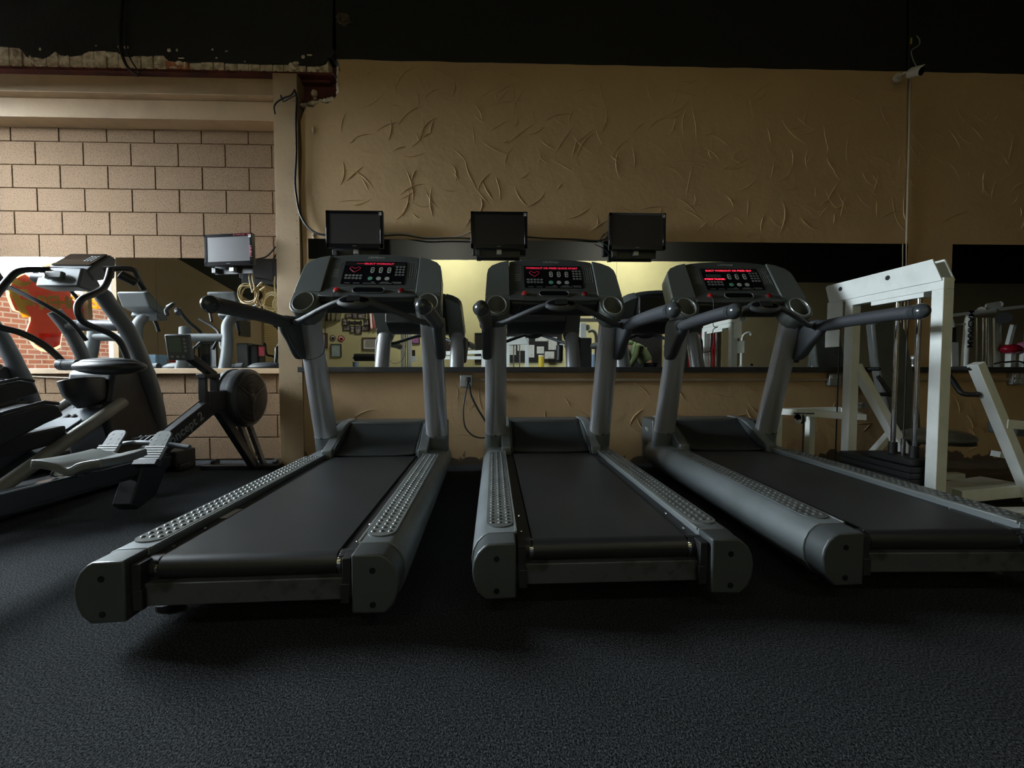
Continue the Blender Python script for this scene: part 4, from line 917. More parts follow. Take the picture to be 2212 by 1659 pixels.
# ------------------------------------------------------------------ white weight tower
XT, yA, yB = 2.355, 2.10, 2.655
t = thing('weight_tower', 'white steel weight stack tower beside the right-hand treadmill', 'weight machine', (XT, (yA + yB) / 2, 0))
def part(b, n, m=None, par=None, **k): return b.build(n, m or M['white'], par or t, world=True, **k)
pw = .06
for y in (yA, yB): part(MB().box((XT + .03, y + .025, .62), (pw, pw, 1.24)), 'post', bevel=.003)
part(MB().b2(XT, XT + .06, yA - .005, yB + .055, 1.24, 1.30), 'top_rail', bevel=.003)
for x in (XT - .008, XT + .06):
    b = MB().prism([(x, yA - .002, 1.285), (x, yA + .05, 1.41), (x, yB + .20, 1.41), (x, yB + .215, 1.40), (x, yB + .18, 1.285)], (.008, 0, 0))
    for y in (2.40, 2.74): b.lathe([(.014, -.004), (.014, .001)], (x, y, 1.365), 'x', 16, mi=1).lathe([(.008, -.007), (.008, -.003)], (x, y, 1.365), 'x', 6, mi=1)
    part(b, 'side_plate', [M['white'], M['iron']], bevel=.001)
part(MB().b2(XT + .005, XT + .055, 2.2, 2.52, 1.215, 1.24), 'rod_bracket', M['white'])
for y in (2.245, 2.37): 
    part(MB().cyl((XT + .03, y, .06), (XT + .03, y, 1.23), .0125, 16), 'guide_rod', M['chrome'])
    part(MB().cyl((XT + .03, y, .30), (XT + .03, y, .37), .022, 16), 'rod_bushing', M['iron'])
part(MB().tube([(XT + .03, 2.307, .32), (XT + .03, 2.307, 1.3)], .004, 8), 'lift_cable', M['cable'])
part(MB().cyl((XT + .03, 2.307, .30), (XT + .03, 2.307, .40), .012, 12), 'cable_end', M['chrome'])
part(MB().b2(XT - .05, XT + .11, 2.18, 2.45, .267, .302), 'top_plate', M['iron'], bevel=.003)
for k in range(6):
    z = .055 + k * .035; part(MB().b2(XT - .07, XT + .13, 2.17, 2.64, z, z + .032), 'weight_plate', M['iron'], bevel=.003)
part(MB().b2(XT, XT + .07, yA, yB + .05, 0, .05), 'base_rail', bevel=.003)
for y in (2.38, 2.74):
    part(MB().lathe([(.035, -.012), (.028, -.002), (.035, .008)], (XT + .03, y, 1.365), 'x', 20), 'pulley', M['black'])
part(MB().tube([(XT + .03, 2.775, 1.36), (XT + .03, 2.78, 1.0), (XT + .025, 2.78, .10)], .004, 8), 'long_cable', M['cable'])
part(MB().b2(XT + .005, XT + .012, yB + .08, yB + .21, 1.12, 1.29), 'guard_plate', bevel=.001)
part(MB().b2(XT + .02, XT + .027, yB + .12, yB + .24, .97, 1.09), 'guard_plate', bevel=.001)
# low frame behind
pL = PY(1681, 888, 3.02); zf = .49
part(MB().bar((pL.x, 3.02, zf), (XT + .03, yB + .03, zf), .045, .045), 'low_bar', bevel=.002)
part(MB().bar((pL.x, 3.02, zf), (2.72, 3.12, zf), .045, .04), 'low_bar', bevel=.002)
part(MB().bar((2.72, 3.12, zf), (2.42, 2.62, zf), .045, .04), 'low_bar', bevel=.002)
part(MB().b2(pL.x - .022, pL.x + .022, 3.0, 3.045, 0, zf + .02), 'low_leg', bevel=.002)
part(MB().b2(2.40, 2.445, 3.05, 3.10, 0, zf), 'low_leg', bevel=.002)
p = PY(1729, 905, 2.86)
part(MB().lathe([(.036, 0), (.036, .004)], (p.x - .02, p.y, p.z), 'x', 20).lathe([(.036, 0), (.036, .004)], (p.x + .012, p.y, p.z), 'x', 20).b2(p.x - .02, p.x - .016, p.y - .036, p.y + .036, p.z, zf).b2(p.x + .012, p.x + .016, p.y - .036, p.y + .036, p.z, zf), 'pulley_housing')
part(MB().lathe([(.034, -.012), (.026, -.002), (.034, .008)], (p.x, p.y, p.z), 'x', 20).lathe([(.008, -.026), (.008, .02)], (p.x, p.y, p.z), 'x', 12), 'pulley', M['black'])
part(MB().tube([(p.x, p.y - .03, p.z), (p.x, p.y - .03, .05)], .004, 8), 'long_cable', M['cable'])
part(MB().tube([(p.x - .05, p.y, .49), (2.5, 2.75, .50)], .004, 8), 'long_cable', M['cable'])
# seat, backrest and strut standing behind the tower
t = thing('press_seat', 'grey padded press seat with round seat pad and tall back behind the white tower', 'weight machine', (2.95, 2.85, 0))
sx, sy = PY(2022, 950, 2.84).x, 2.84
part(MB().ball((sx, sy, .318), (.225, .19, .062), 32), 'seat_pad', M['seatsilver'], ang=80); 
part(MB().lathe([(.20, .282), (.195, .304)], (sx, sy, 0), 'z', 36), 'seat_board', M['black'])
part(MB().b2(sx - .09, sx + .05, sy - .02, sy + .02, .262, .282).b2(sx - .05, sx + .01, sy - .03, sy + .03, .02, .27).b2(sx - .2, sx + .2, sy - .03, sy + .03, 0, .05), 'seat_post', bevel=.003)
q = [PY(u, v, 3.05) for u, v in ((1885, 700), (1900, 690), (1945, 690), (1958, 715), (1975, 800), (1990, 900), (1993, 965), (1935, 965), (1915, 880), (1893, 780))]
part(MB().prism([tuple(v) for v in q], (0, .07, 0)), 'back_pad', M['vinyl'], bevel=.018, seg=3)
part(MB().bar(PY(1848, 790, 2.78), PY(1975, 1015, 2.45), .055, .055, (0, 1, 0)), 'strut', bevel=.002)
part(MB().bar(PY(1925, 935, 2.95), PY(1880, 985, 2.95), .04, .05, (0, 1, 0)), 'brace', bevel=.002)
part(MB().tube(cr([PY(1896, 812, 2.80), PY(1920, 845, 2.75), PY(1926, 853, 2.74), PY(1915, 852, 2.74), PY(1893, 852, 2.76)], 4), .013, 10), 'side_handle', M['black'])
part(MB().tube([PY(1876, 797, 2.9), PY(1898, 797, 2.85)], .014, 10).ball(tuple(PY(1898, 797, 2.85)), .015, 10), 'side_handle', M['black'])
part(MB().cyl(PY(1856, 876, 2.8), PY(1868, 876, 2.75), .022, 16).tube([PY(1868, 876, 2.75), PY(1838, 880, 2.78)], .004, 6), 'cable_stop', M['box'])
# second machine, half out of the frame
t = thing('chest_machine', 'white leaning machine frame with black handles at the right edge', 'weight machine', (2.85, 2.2, 0))
part(MB().bar((2.725, 2.24, .845), (3.055, 2.20, .05), .05, .058, (0, 1, 0)), 'leaning_post', bevel=.003)
h = cr([PY(2112, 852, 2.25), PY(2088, 852, 2.28), PY(2074, 846, 2.30), PY(2055, 818, 2.36), PY(2036, 795, 2.42), PY(2020, 780, 2.46)], 5)
part(MB().tube(h, .0135, 12).ball(tuple(h[0]), .016, 10), 'press_handle', M['black'])
part(MB().tube([PY(2100, 796, 2.25), PY(2030, 797, 2.45)], .0135, 12).ball(tuple(PY(2102, 796, 2.25)), .0145, 10), 'press_handle', M['black'])
part(MB().bar(PY(2168, 915, 2.21), PY(2300, 925, 2.21), .04, .05), 'cross_arm', bevel=.002)
part(MB().bar((2.66, 2.40, .035), (3.4, 2.62, .035), .20, .05), 'base_plate', bevel=.003)
part(MB().bar((2.60, 2.20, .09), (3.6, 2.30, .13), .05, .07), 'base_rail', bevel=.003)
part(MB().b2(2.56, 3.6, 2.02, 2.10, 0, .06), 'base_rail', bevel=.003)
p = PY(2160, 982, 2.4); part(MB().box(p, (.06, .05, .035), (0, .2, 0)).ball((p.x + .01, p.y - .026, p.z), .012, 8, mi=1), 'stop_bracket', [M['white'], M['black']])
part(MB().b2(3.0, 3.25, 2.1, 2.4, .42, .50), 'seat_pad', M['vinyl'], bevel=.02, seg=3)
M['blackcloth'] = mat('matt_black', (.012, .012, .012), .8); M['bluepaper'] = mat('pale_blue_paper', (.42, .56, .58), .8, mix=((.55, .68, .68), 25, .45, .6)); M['tubeglow'] = mat('lit_tube', (.8, .8, .8), .5, emit=((1, .95, .85), 5))
# ------------------------------------------------------------------ the far side of the room, seen in the mirrors
M['frameblk'] = mat('black_frame', (.03, .026, .022), .5); M['framebrn'] = mat('brown_frame', (.10, .06, .035), .5)
M['paper'] = mat('white_paper', (.68, .70, .66), .8, mix=((.50, .53, .52), 30, .5, .62)); M['photo'] = mat('grey_photo', (.42, .38, .36), .5, mix=((.10, .08, .08), 16, .42, .56))
M['purple'] = mat('purple_photo', (.35, .12, .40), .5, mix=((.55, .30, .35), 18, .42, .6)); M['darkpic'] = mat('dark_photo', (.05, .04, .04), .4, mix=((.25, .22, .2), 14, .55, .65))
M['flagred'] = mat('flag_red', (.62, .05, .07), .8); M['flagwhite'] = mat('flag_white', (.80, .76, .70), .8); M['olivecloth'] = mat('olive_cloth', (.17, .16, .09), .9, bump=(30, .4))
M['reddoor'] = mat('red_door_paint', (.42, .018, .022), .4); M['tin'] = mat('yellow_tin', (.75, .58, .05), .4); M['bluetin'] = mat('blue_tin', (.20, .32, .50), .4)
M['hoodie'] = mat('green_hoodie', (.16, .22, .11), .9, bump=(25, .3)); M['skin'] = mat('skin', (.42, .26, .18), .6); M['jeans'] = mat('dark_trousers', (.03, .035, .05), .9); M['redvinyl'] = mat('red_vinyl', (.35, .01, .03), .25); M['pinkvinyl'] = mat('pink_vinyl', (.55, .18, .28), .4)
M['blind'] = mat('yellow_blind', (.62, .46, .22), .6); M['bluebox'] = mat('pale_blue_box', (.35, .55, .75), .6); M['whitewall'] = mat('letter_white', (.6, .6, .56), .6); M['steelblue'] = mat('blue_grey_vinyl', (.07, .085, .09), .4)
yw = YB + .0
def z7(x, y): return 680 + x / 5.53, 640 + y / 5.53
def z8(x, y): return 1060 + x / 4.424, 640 + y / 4.424
def z9(x, y): return 1460 + x / 6.144, 640 + y / 6.144
def z3(x, y): return 2030 + x / 6.912, 600 + y / 6.912
def rc(zf, x0, y0, x1, y1, y=yw, m=3.385):
    a, c = PM(*zf(x0, y0), y, m), PM(*zf(x1, y1), y, m); return min(a.x, c.x), max(a.x, c.x), min(a.z, c.z), max(a.z, c.z)
def picture(lab, q, fm, pm, bw=.025, mat_=None):
    x0, x1, z0, z1 = q; t = thing('picture_frame', lab, 'picture frame', ((x0 + x1) / 2, yw, z0))
    MB().b2(x0, x0 + bw, yw, yw + .03, z0, z1).b2(x1 - bw, x1, yw, yw + .03, z0, z1).b2(x0 + bw, x1 - bw, yw, yw + .03, z0, z0 + bw).b2(x0 + bw, x1 - bw, yw, yw + .03, z1 - bw, z1).build('frame', M[fm], t, world=True, smooth=False)
    MB().b2(x0 + bw, x1 - bw, yw, yw + .012, z0 + bw, z1 - bw).build('picture', M[pm], t, world=True, smooth=False)
    if mat_: MB().b2(x0 + bw + .04, x1 - bw - .04, yw + .012, yw + .014, z0 + bw + .04, z1 - bw - .04).build('print', M[mat_], t, world=True, smooth=False)
    return t
picture('framed certificate in a dark frame with white mount, on the cream wall', rc(z7, 568, 492, 765, 645), 'framebrn', 'paper', .03, 'cansil')
picture('thin-framed pale document below the two fire patches on the cream wall', rc(z7, 195, 570, 322, 725), 'frameblk', 'bluepaper', .012)
picture('tall brown frame left of the fire patches on the cream wall', rc(z7, 90, 440, 158, 620), 'framebrn', 'paper', .03)
picture('small framed photo of pink figures on the cream wall', rc(z7, 1155, 480, 1257, 570), 'frameblk', 'purple', .02)
picture('small dark framed photo low on the cream wall beside the white column', rc(z7, 1150, 643, 1200, 722), 'frameblk', 'darkpic', .02)
picture('purple framed poster high on the cream wall', rc(z7, 1505, 375, 1617, 446), 'frameblk', 'purple', .02)
picture('large dark framed picture on the cream wall behind the white press bars', rc(z7, 1522, 510, 1632, 652), 'frameblk', 'darkpic', .02)
picture('narrow framed picture between the treadmills on the cream wall', rc(z7, 1786, 508, 1830, 600), 'frameblk', 'photo', .02)
o = MB().b2(*rc(z7, 1836, 550, 1893, 632)[:2], yw, yw + .01, *rc(z7, 1836, 550, 1893, 632)[2:]).build('paper_notice', M['paper'], smooth=False); tag(o, 'small white notice taped beside the black notice board', 'notice')
o = MB().b2(*rc(z7, 930, 385, 1012, 404)[:2], yw, yw + .01, *rc(z7, 930, 385, 1012, 404)[2:]).build('wall_plaque', M['redvinyl'], smooth=False); tag(o, 'narrow red plaque on the cream wall above the white column', 'plaque')
# collage of small frames
qs = [(365, 210, 450, 265), (450, 185, 515, 270), (515, 205, 612, 272), (330, 265, 392, 350), (588, 275, 655, 352), (338, 350, 425, 412), (423, 352, 482, 442), (482, 352, 562, 457), (562, 352, 655, 417)]
t = thing('photo_collage', 'cluster of nine joined black photo frames on the cream wall beside the flag', 'photo collage', PM(*z7(490, 457), yw))
for q in qs:
    x0, x1, z0, z1 = rc(z7, *q); f = MB().b2(x0, x1, yw, yw + .02, z0, z1).build('frame', M['frameblk'], t, world=True, smooth=False)
    e = .022; MB().b2(x0 + e, x1 - e, yw + .02, yw + .022, z0 + e, z1 - e).build('photo', M['photo'], f, world=True, smooth=False)
x0, x1, z0, z1 = rc(z7, 400, 290, 565, 345); b = MB(); zc_ = (z0 + z1) / 2; w_ = (x1 - x0) / 7
for k in range(7):
    a = MB; xc_ = x0 + w_ * (k + .5); h_ = (z1 - z0) * (.5 if k % 3 else .9)
    b.tube([(xc_ + w_ * .42 * math.cos(s_), yw + .01, zc_ + h_ / 2 * math.sin(s_)) for s_ in [2 * PI * i / 12 for i in range(12)]], .012, 6, closed=True)
b.build('script_word', M['frameblk'], t, world=True)
for i, (a, lab) in enumerate((((182, 460, 256, 536), 'black and white fire company patch shape on the cream wall'), ((276, 465, 362, 546), 'red and white fire company patch shape on the cream wall'))):
    x0, x1, z0, z1 = rc(z7, *a); h_ = z1 - z0; xm = (x0 + x1) / 2
    t = thing('wall_patch', lab, 'patch', (xm, yw, z0))
    sh = [(x0, z0 + h_ * .35), (x0 + .02, z1 - .02), (xm, z1), (x1 - .02, z1 - .04), (x1, z0 + h_ * .45), (xm + .03, z0), (xm - .04, z0 + .01)]
    MB().prism([(x, yw, z) for x, z in sh], (0, .012, 0)).build('border', M['frameblk' if i == 0 else 'redvinyl'], t, world=True, smooth=False)
    MB().prism([(xm + (x - xm) * .78, yw + .012, (z0 + z1) / 2 + (z - (z0 + z1) / 2) * .78) for x, z in sh], (0, .003, 0)).build('field', M['flagwhite'], t, world=True, smooth=False)
    MB().b2(xm - .035, xm + .04, yw + .015, yw + .018, z0 + h_ * .22, z0 + h_ * .62).build('emblem', M['frameblk' if i == 0 else 'redvinyl'], t, world=True, smooth=False)
# flag, hanging in folds
x0, x1, z0, z1 = rc(z7, 645, 100, 770, 395); b = MB(); n = 24
def flagf(u, v): return Vector((x0 + (x1 - x0) * (u * .85 + .15 * (1 - v)) , yw + .05 + .025 * math.sin(u * 13), z0 + (z1 - z0) * v))
b.grid(flagf, n, 10)
for f in b.bm.faces: f.material_index = int((f.calc_center_median().x - x0 - .15 * (x1 - x0) * (1 - (f.calc_center_median().z - z0) / (z1 - z0))) / (x1 - x0) * 8.2) % 2
o = b.build('wall_flag', [M['flagred'], M['flagwhite']], recalc=False, solid=.003); tag(o, 'red and white striped flag hanging in folds on the cream wall', 'flag')
x0, x1, z0, z1 = rc(z7, 95, 60, 335, 300)
def bagf(u, v): return Vector((x0 + (x1 - x0) * (.5 + (u - .5) * (1 - .25 * (1 - v) ** 2)), yw + .02 + .10 * math.sin(PI * u) * (.5 + .5 * (1 - v)) + .02 * math.sin(u * 25), z0 + (z1 - z0) * v))
o = MB().grid(bagf, 24, 8).build('hanging_bag', M['olivecloth'], recalc=False, solid=.006); tag(o, 'olive cloth bag hanging on the cream wall above the photo collage', 'bag')
# notice board
x0, x1 = PM(1028, 750, yw).x, PM(1211, 750, yw).x; z0, z1 = PM(1100, 781, yw).z, PM(1100, 722, yw).z
t = thing('notice_board', 'black notice board with white papers pinned on the cream wall', 'notice board', ((x0 + x1) / 2, yw, z0))
MB().b2(x0, x1, yw, yw + .02, z0, z1).build('board', M['blackcloth'], t, world=True, smooth=False)
MB().b2(x0 - .02, x1 + .02, yw, yw + .03, z1, z1 + .03).b2(x0 - .02, x1 + .02, yw, yw + .03, z0 - .03, z0).b2(x0 - .03, x0, yw, yw + .03, z0 - .03, z1 + .03).b2(x1, x1 + .03, yw, yw + .03, z0 - .03, z1 + .03).build('board_frame', M['frameblk'], t, world=True, smooth=False)
for q in ((425, 385, 545, 430), (550, 390, 632, 512), (355, 465, 416, 585), (440, 480, 508, 548), (515, 528, 606, 598), (180, 470, 240, 560), (255, 440, 330, 520)):
    a = rc(z8, *q); MB().b2(a[0], a[1], yw + .02, yw + .023, a[2], a[3]).build('pinned_paper', M['paper'], t, world=True, smooth=False)
# black doorway, red door, banner
x0, x1 = PM(1350, 750, yw).x, PM(1424, 750, yw).x; zt = PM(1390, 712, yw).z
t = thing('dark_doorway', 'black doorway in the cream wall behind the stooping person', 'doorway', ((x0 + x1) / 2, yw, 0))
MB().b2(x0, x1, yw, yw + .02, 0, zt).build('opening', M['blackcloth'], t, world=True, smooth=False)
MB().b2(x0 - .05, x0, yw, yw + .04, 0, zt + .05).b2(x1, x1 + .05, yw, yw + .04, 0, zt + .05).b2(x0, x1, yw, yw + .04, zt, zt + .05).build('door_frame', M['frameblk'], t, world=True, smooth=False)
a = rc(z8, 1345, 490, 1490, 598); MB().b2(a[0], a[1], yw + .02, yw + .03, a[2], a[3]).build('poster', M['olive'], t, world=True, smooth=False)
x0, x1 = PM(1484, 750, yw).x, PM(1546, 750, yw).x; zt = PM(1500, 713, yw).z
d = MB().b2(x0, x1, yw, yw + .04, 0, zt).build('door_2', M['reddoor'], smooth=False); tag(d, kind='structure')
b = MB(); w_ = (x1 - x0) / 2
for i in range(2):
    for (a0, a1) in ((.08, .36), (.42, .72), (.78, .94)):
        xx = x0 + w_ * i + .06; b.b2(xx, xx + w_ - .12, yw + .04, yw + .052, zt * a0, zt * a1)
b.build('door_panels', M['reddoor'], d, world=True, bevel=.01, smooth=False)
MB().b2(x0 - .07, x0, yw, yw + .05, 0, zt + .08).b2(x1, x1 + .07, yw, yw + .05, 0, zt + .08).b2(x0, x1, yw, yw + .05, zt, zt + .08).build('door_trim', M['frameblk'], d, world=True, smooth=False)
a = rc(z9, 1380, 650, 1625, 880); o = MB().b2(a[0], a[1], yw, yw + .01, a[2], a[3]).build('wall_banner', M['blackcloth'], smooth=False); tag(o, 'black wall banner whose white letters end in ER', 'banner')
ab_ = rc(z9, 1430, 690, 1570, 770); 
text_bm('ER', (ab_[3] - ab_[2]) * 1.25, Matrix.Translation(((ab_[0] + ab_[1]) / 2, yw + .012, (ab_[2] + ab_[3]) / 2)) @ Matrix.Rotation(PI / 2, 4, 'X'), bold=.004).build('letters', M['whitewall'], o, world=True, smooth=False)
# tins on a low cabinet
cb = thing('low_cabinet', 'black low cabinet under the notice board carrying two tins', 'cabinet', (2.0, yw + .25, 0))
x0, x1 = PM(1130, 790, yw + .3).x, PM(1310, 790, yw + .3).x
MB().b2(x0, x1, yw + .05, yw + .5, .0, .76).build('body', M['black'], cb, world=True, bevel=.01); MB().b2(x0 - .02, x1 + .02, yw + .03, yw + .53, .76, .80).build('cabinet_top', M['frameblk'], cb, world=True, bevel=.005)
for k in range(3):
    xx = x0 + (x1 - x0) * (k + .5) / 3; d = MB().b2(xx - .3, xx + .3, yw + .5, yw + .515, .06, .72).build('door', M['frameblk'], cb, world=True, bevel=.004); MB().cyl((xx + .22, yw + .53, .4), (xx + .22, yw + .53, .52), .008, 8).build('handle', M['box'], d, world=True)
for (u, w_, top, m_, lab) in ((1169, 12, 767, 'tin', 'yellow tin standing on the black low cabinet'), (1281, 8, 762, 'bluetin', 'blue and white tin standing on the black low cabinet')):
    p = PM(u, 790, yw + .3); h_ = PM(u, top, yw + .3).z - .80; r_ = w_ / 2 / 870 * 10
    t = thing('tin', lab, 'tin', (p.x, yw + .3, .80)); MB().lathe([(r_, 0), (r_, h_ * .9)], seg=20).build('body', M[m_], t); MB().lathe([(r_ * 1.02, h_ * .9), (r_ * 1.02, h_)], seg=20).build('lid', M['flagwhite'], t)
# gym machines
def MP(L, y): return [PM(u, v, y) for u, v in L]
def mach(lab, x, y, name='weight_machine', grp=None): return thing(name, lab, 'weight machine', (x, y, 0), 0, grp)
def wp(b, n, m, t, **k): return b.build(n, M[m], t, world=True, **k)
# tall cable column
y = -1.6; a, c = PM(870, 700, y), PM(886, 700, y); t = mach('tall white cable column with a black weight stack and a small white stack block', (a.x + c.x) / 2, y)
for x in (a.x, c.x): wp(MB().b2(x - .03, x + .03, y, y + .06, 0, 2.05), 'post', 'white', t, bevel=.003)
wp(MB().b2(a.x - .03, c.x + .03, y, y + .06, 2.05, 2.12).b2(a.x - .2, c.x + .2, y - .4, y + .4, 0, .05), 'frame_rail', 'white', t, bevel=.003)
for k in (.35, .65): xx = a.x + (c.x - a.x) * k; wp(MB().cyl((xx, y + .03, .05), (xx, y + .03, 2.05), .011, 12), 'guide_rod', 'chrome', t)
for k in range(10): wp(MB().b2(a.x + .02, c.x - .02, y - .03, y + .09, .06 + k * .05, .105 + k * .05), 'weight_plate', 'iron', t)
p = PM(895, 775, y); wp(MB().b2(p.x - .04, p.x + .06, y + .02, y + .14, p.z - .06, p.z + .05), 'stack_block', 'white', t, bevel=.004)
# press machine with long white bars
y = -1.2; t = mach('white bench press machine with two long horizontal bars in front of the cream wall', PM(1000, 790, y).x, y)
a, c = PM(955, 763, y), PM(1052, 760, y); wp(MB().bar(a, c, .07, .07), 'long_bar', 'white', t, bevel=.003)
a, c = PM(958, 773, y + .1), PM(1040, 773, y + .1); wp(MB().bar(a, c, .06, .06), 'long_bar', 'white', t, bevel=.003)
a = PM(1046, 766, y); wp(MB().b2(a.x - .05, a.x + .08, y, y + .12, 0, 1.15), 'post', 'white', t, bevel=.003); wp(MB().b2(a.x - .85, a.x - .79, y, y + .06, 0, a.z), 'post', 'white', t, bevel=.003)
wp(MB().b2(a.x - 1.0, a.x + .3, y - .2, y + .3, 0, .05), 'base_rail', 'white', t); wp(MB().b2(a.x - .7, a.x - .2, y - .15, y + .15, .42, .50), 'seat_pad', 'steelblue', t, bevel=.02)
p = PM(971, 763, y - .06); wp(MB().cyl((p.x, y - .1, p.z), (p.x, y - .02, p.z), .035, 16), 'pivot', 'black', t)
# small white tower
y = -1.0; xs_ = [PM(1097, 750, y).x, PM(1138, 750, y).x]; zt = PM(1110, 728, y).z; t = mach('short white weight tower in front of the black notice board', sum(xs_) / 2, y)
for x in xs_: wp(MB().b2(x - .035, x + .035, y, y + .07, 0, zt - .02), 'post', 'white', t, bevel=.003)
wp(MB().prism([(xs_[0] - .12, y - .01, zt - .16), (xs_[0] - .10, y - .01, zt), (xs_[1] - .04, y - .01, zt), (xs_[1] + .04, y - .01, zt - .14)], (0, .09, 0)), 'top_beam', 'white', t, bevel=.004)
for k in (.3, .62): xx = xs_[0] + (xs_[1] - xs_[0]) * k; wp(MB().cyl((xx, y + .03, .05), (xx, y + .03, zt - .1), .012, 12), 'guide_rod', 'chrome', t)
for k in range(8): wp(MB().b2(xs_[0] + .04, xs_[1] - .04, y - .04, y + .1, .06 + k * .05, .105 + k * .05), 'weight_plate', 'iron', t)
wp(MB().b2(xs_[0] - .1, xs_[1] + .1, y - .3, y + .3, 0, .05), 'base_rail', 'white', t)
# padded roller machine
y = -2.35; a, c = PM(766, 772, y), PM(828, 772, y); t = mach('white machine frame with a thick black roller pad', (a.x + c.x) / 2, y)
wp(MB().cyl(a, c, .085, 24), 'roller_pad', 'black', t, bevel=.01); wp(MB().cyl(a - Vector((.05, 0, 0)), c + Vector((.1, 0, 0)), .03, 16), 'axle', 'white', t)
wp(MB().b2(c.x, c.x + .07, y - .03, y + .04, 0, 1.2).b2(c.x - .5, c.x + .3, y - .3, y + .3, 0, .05), 'post', 'white', t, bevel=.003)
wp(MB().cyl((a.x + .04, y + .06, .3), (a.x + .04, y + .06, .97), .06, 18).b2(a.x - .1, a.x + .2, y - .1, y + .2, 0, .3), 'pedestal', 'bluetin', t)
# black heavy cabinet with white pulley head and padded arm
y = -1.4; x0, x1 = PM(1242, 750, y).x, PM(1271, 750, y).x; z1 = PM(1250, 732, y).z; t = mach('black boxed machine with a white pulley head on top', (x0 + x1) / 2, y)
wp(MB().b2(x0, x1, y, y + .3, 0, z1), 'stack_cover', 'black', t, bevel=.01); q0_, q1_ = PM(1250, 732, y), PM(1262, 700, y)
wp(MB().b2(q0_.x, q1_.x, y + .1, y + .2, z1, q1_.z), 'neck', 'white', t, bevel=.003)
for u in (1245, 1266): p = PM(u, 709, y); wp(MB().cyl((p.x, y + .08, p.z), (p.x, y + .16, p.z), .055, 20), 'pulley', 'white', t)
p, q = PM(1240, 697, y), PM(1290, 693, y); wp(MB().b2(p.x, q.x, y + .09, y + .16, p.z, q.z + .03), 'head_bar', 'cansil', t, bevel=.003)
p = PM(1280, 676, y); wp(MB().cyl((p.x, y + .12, q.z), (p.x, y + .12, p.z), .03, 14), 'top_pin', 'box', t)
wp(MB().tube(cr(MP([(1270, 716), (1280, 714), (1287, 722), (1288, 745), (1288, 793)], y)), .035, 12), 'guard_hoop', 'white', t)
p, q = PM(1209, 745, y + .1), PM(1208, 780, y + .1); wp(MB().cyl(p, q, .07, 18), 'arm_pad', 'black', t, bevel=.02); wp(MB().bar(p, (x0 + .05, y + .1, p.z + .05), .04, .04), 'arm', 'white', t)
# bench with crossing posts
y = -.6; t = mach('white bench frame with tall blue-grey pad and a bolted cross plate', PM(1765, 790, y).x, y)
q = MP([(1743, 793), (1752, 722), (1760, 713), (1795, 713), (1800, 725), (1790, 793)], y); wp(MB().prism([tuple(v) for v in q], (0, .08, 0)), 'back_pad', 'steelblue', t, bevel=.015)
wp(MB().bar(PM(1758, 800, y + .10), PM(1776, 716, y + .10), .09, .05, (0, 1, 0)), 'post', 'white', t, bevel=.003)
wp(MB().bar(PM(1770, 800, y + .16), PM(1786, 716, y + .16), .05, .05, (0, 1, 0)), 'post', 'tubeg', t, bevel=.003)
a, c = PM(1744, 751, y + .13), PM(1792, 751, y + .13); cp = wp(MB().bar(a, c, .03, .09), 'cross_plate', 'white', t)
for k in (.18, .88): p = a.lerp(c, k); wp(MB().cyl((p.x, p.y, p.z), (p.x, p.y + .03, p.z), .018, 10), 'bolt', 'black', cp)
wp(MB().cyl((PM(1795, 760, y).x, y, .05), (PM(1795, 760, y).x, y, 1.3), .018, 14), 'chrome_post', 'chrome', t); p = PM(1765, 793, y)
wp(MB().b2(p.x - .35, p.x + .35, y - .2, y + .4, 0, .05).b2(p.x - .04, p.x + .04, y + .02, y + .1, .05, .85).b2(p.x - .25, p.x + .2, y, y + .1, .74, .80), 'base_frame', 'white', t)
p = PM(1805, 785, yw); o = MB().b2(p.x - .12, p.x + .14, yw, yw + .02, p.z - .14, p.z + .12).build('wall_sign', M['blackcloth'], smooth=False); tag(o, 'small black sign with a yellow ring mark low on the dark wall', 'sign')
MB().tube([(p.x + .07 * math.cos(s_), yw + .022, p.z + .06 * math.sin(s_)) for s_ in [2 * PI * i / 16 for i in range(16)]], .01, 6, closed=True).build('ring_mark', M['tin'], o, world=True)
# white arm hook on the dark wall
o = MB().tube(cr(MP([(1601, 793), (1602, 750), (1604, 728), (1612, 720), (1620, 719), (1622, 724)], -1.0)), .022, 10).build('hooked_post', M['white']); o.location.z = 0 if o.location.z < .2 else o.location.z
tag(o, 'thin white hooked post beside the short black bar', 'post')
q = MP([(1601, 793)], -1.0)[0]; ex_ = MB().cyl((q.x, -1.0, 0), (q.x, -1.0, q.z + .02), .022, 10).cyl((q.x, -1.0, 0), (q.x, -1.0, .02), .15, 20).build('stand', M['white'], o, world=True)
# multi-gym seen in the right mirror
y = .55; t = mach('large white multi-station gym with a red seat, seen in the far-right mirror', PM(2130, 790, y).x, y)
def z3p(x, yy, d=0): return PM(*z3(x, yy), y + d)
wp(MB().bar(z3p(90, 572), z3p(640, 508), .05, .05), 'overhead_bar', 'white', t, bevel=.003); wp(MB().bar(z3p(700, 490), z3p(1500, 405), .05, .05), 'overhead_bar', 'white', t, bevel=.003)
po = wp(MB().tube(cr([z3p(800, 500), z3p(620, 515), z3p(480, 545), z3p(430, 620), z3p(400, 900), z3p(370, 1330), (z3p(370, 1330).x, y, 0)]), .045, 14), 'main_post', 'white', t)
m4 = frame(z3p(408, 770) + Vector((0, .047, 0)), (0, 0, 1), (1, 0, 0)); text_bm('MAXICAM', .13, m4, bold=.003).build('maker_mark', M['blackcloth'], po, world=True, smooth=False)
q = [z3p(680, 455), z3p(670, 415), z3p(700, 385), z3p(870, 355), z3p(900, 385), z3p(890, 440), z3p(830, 470)]
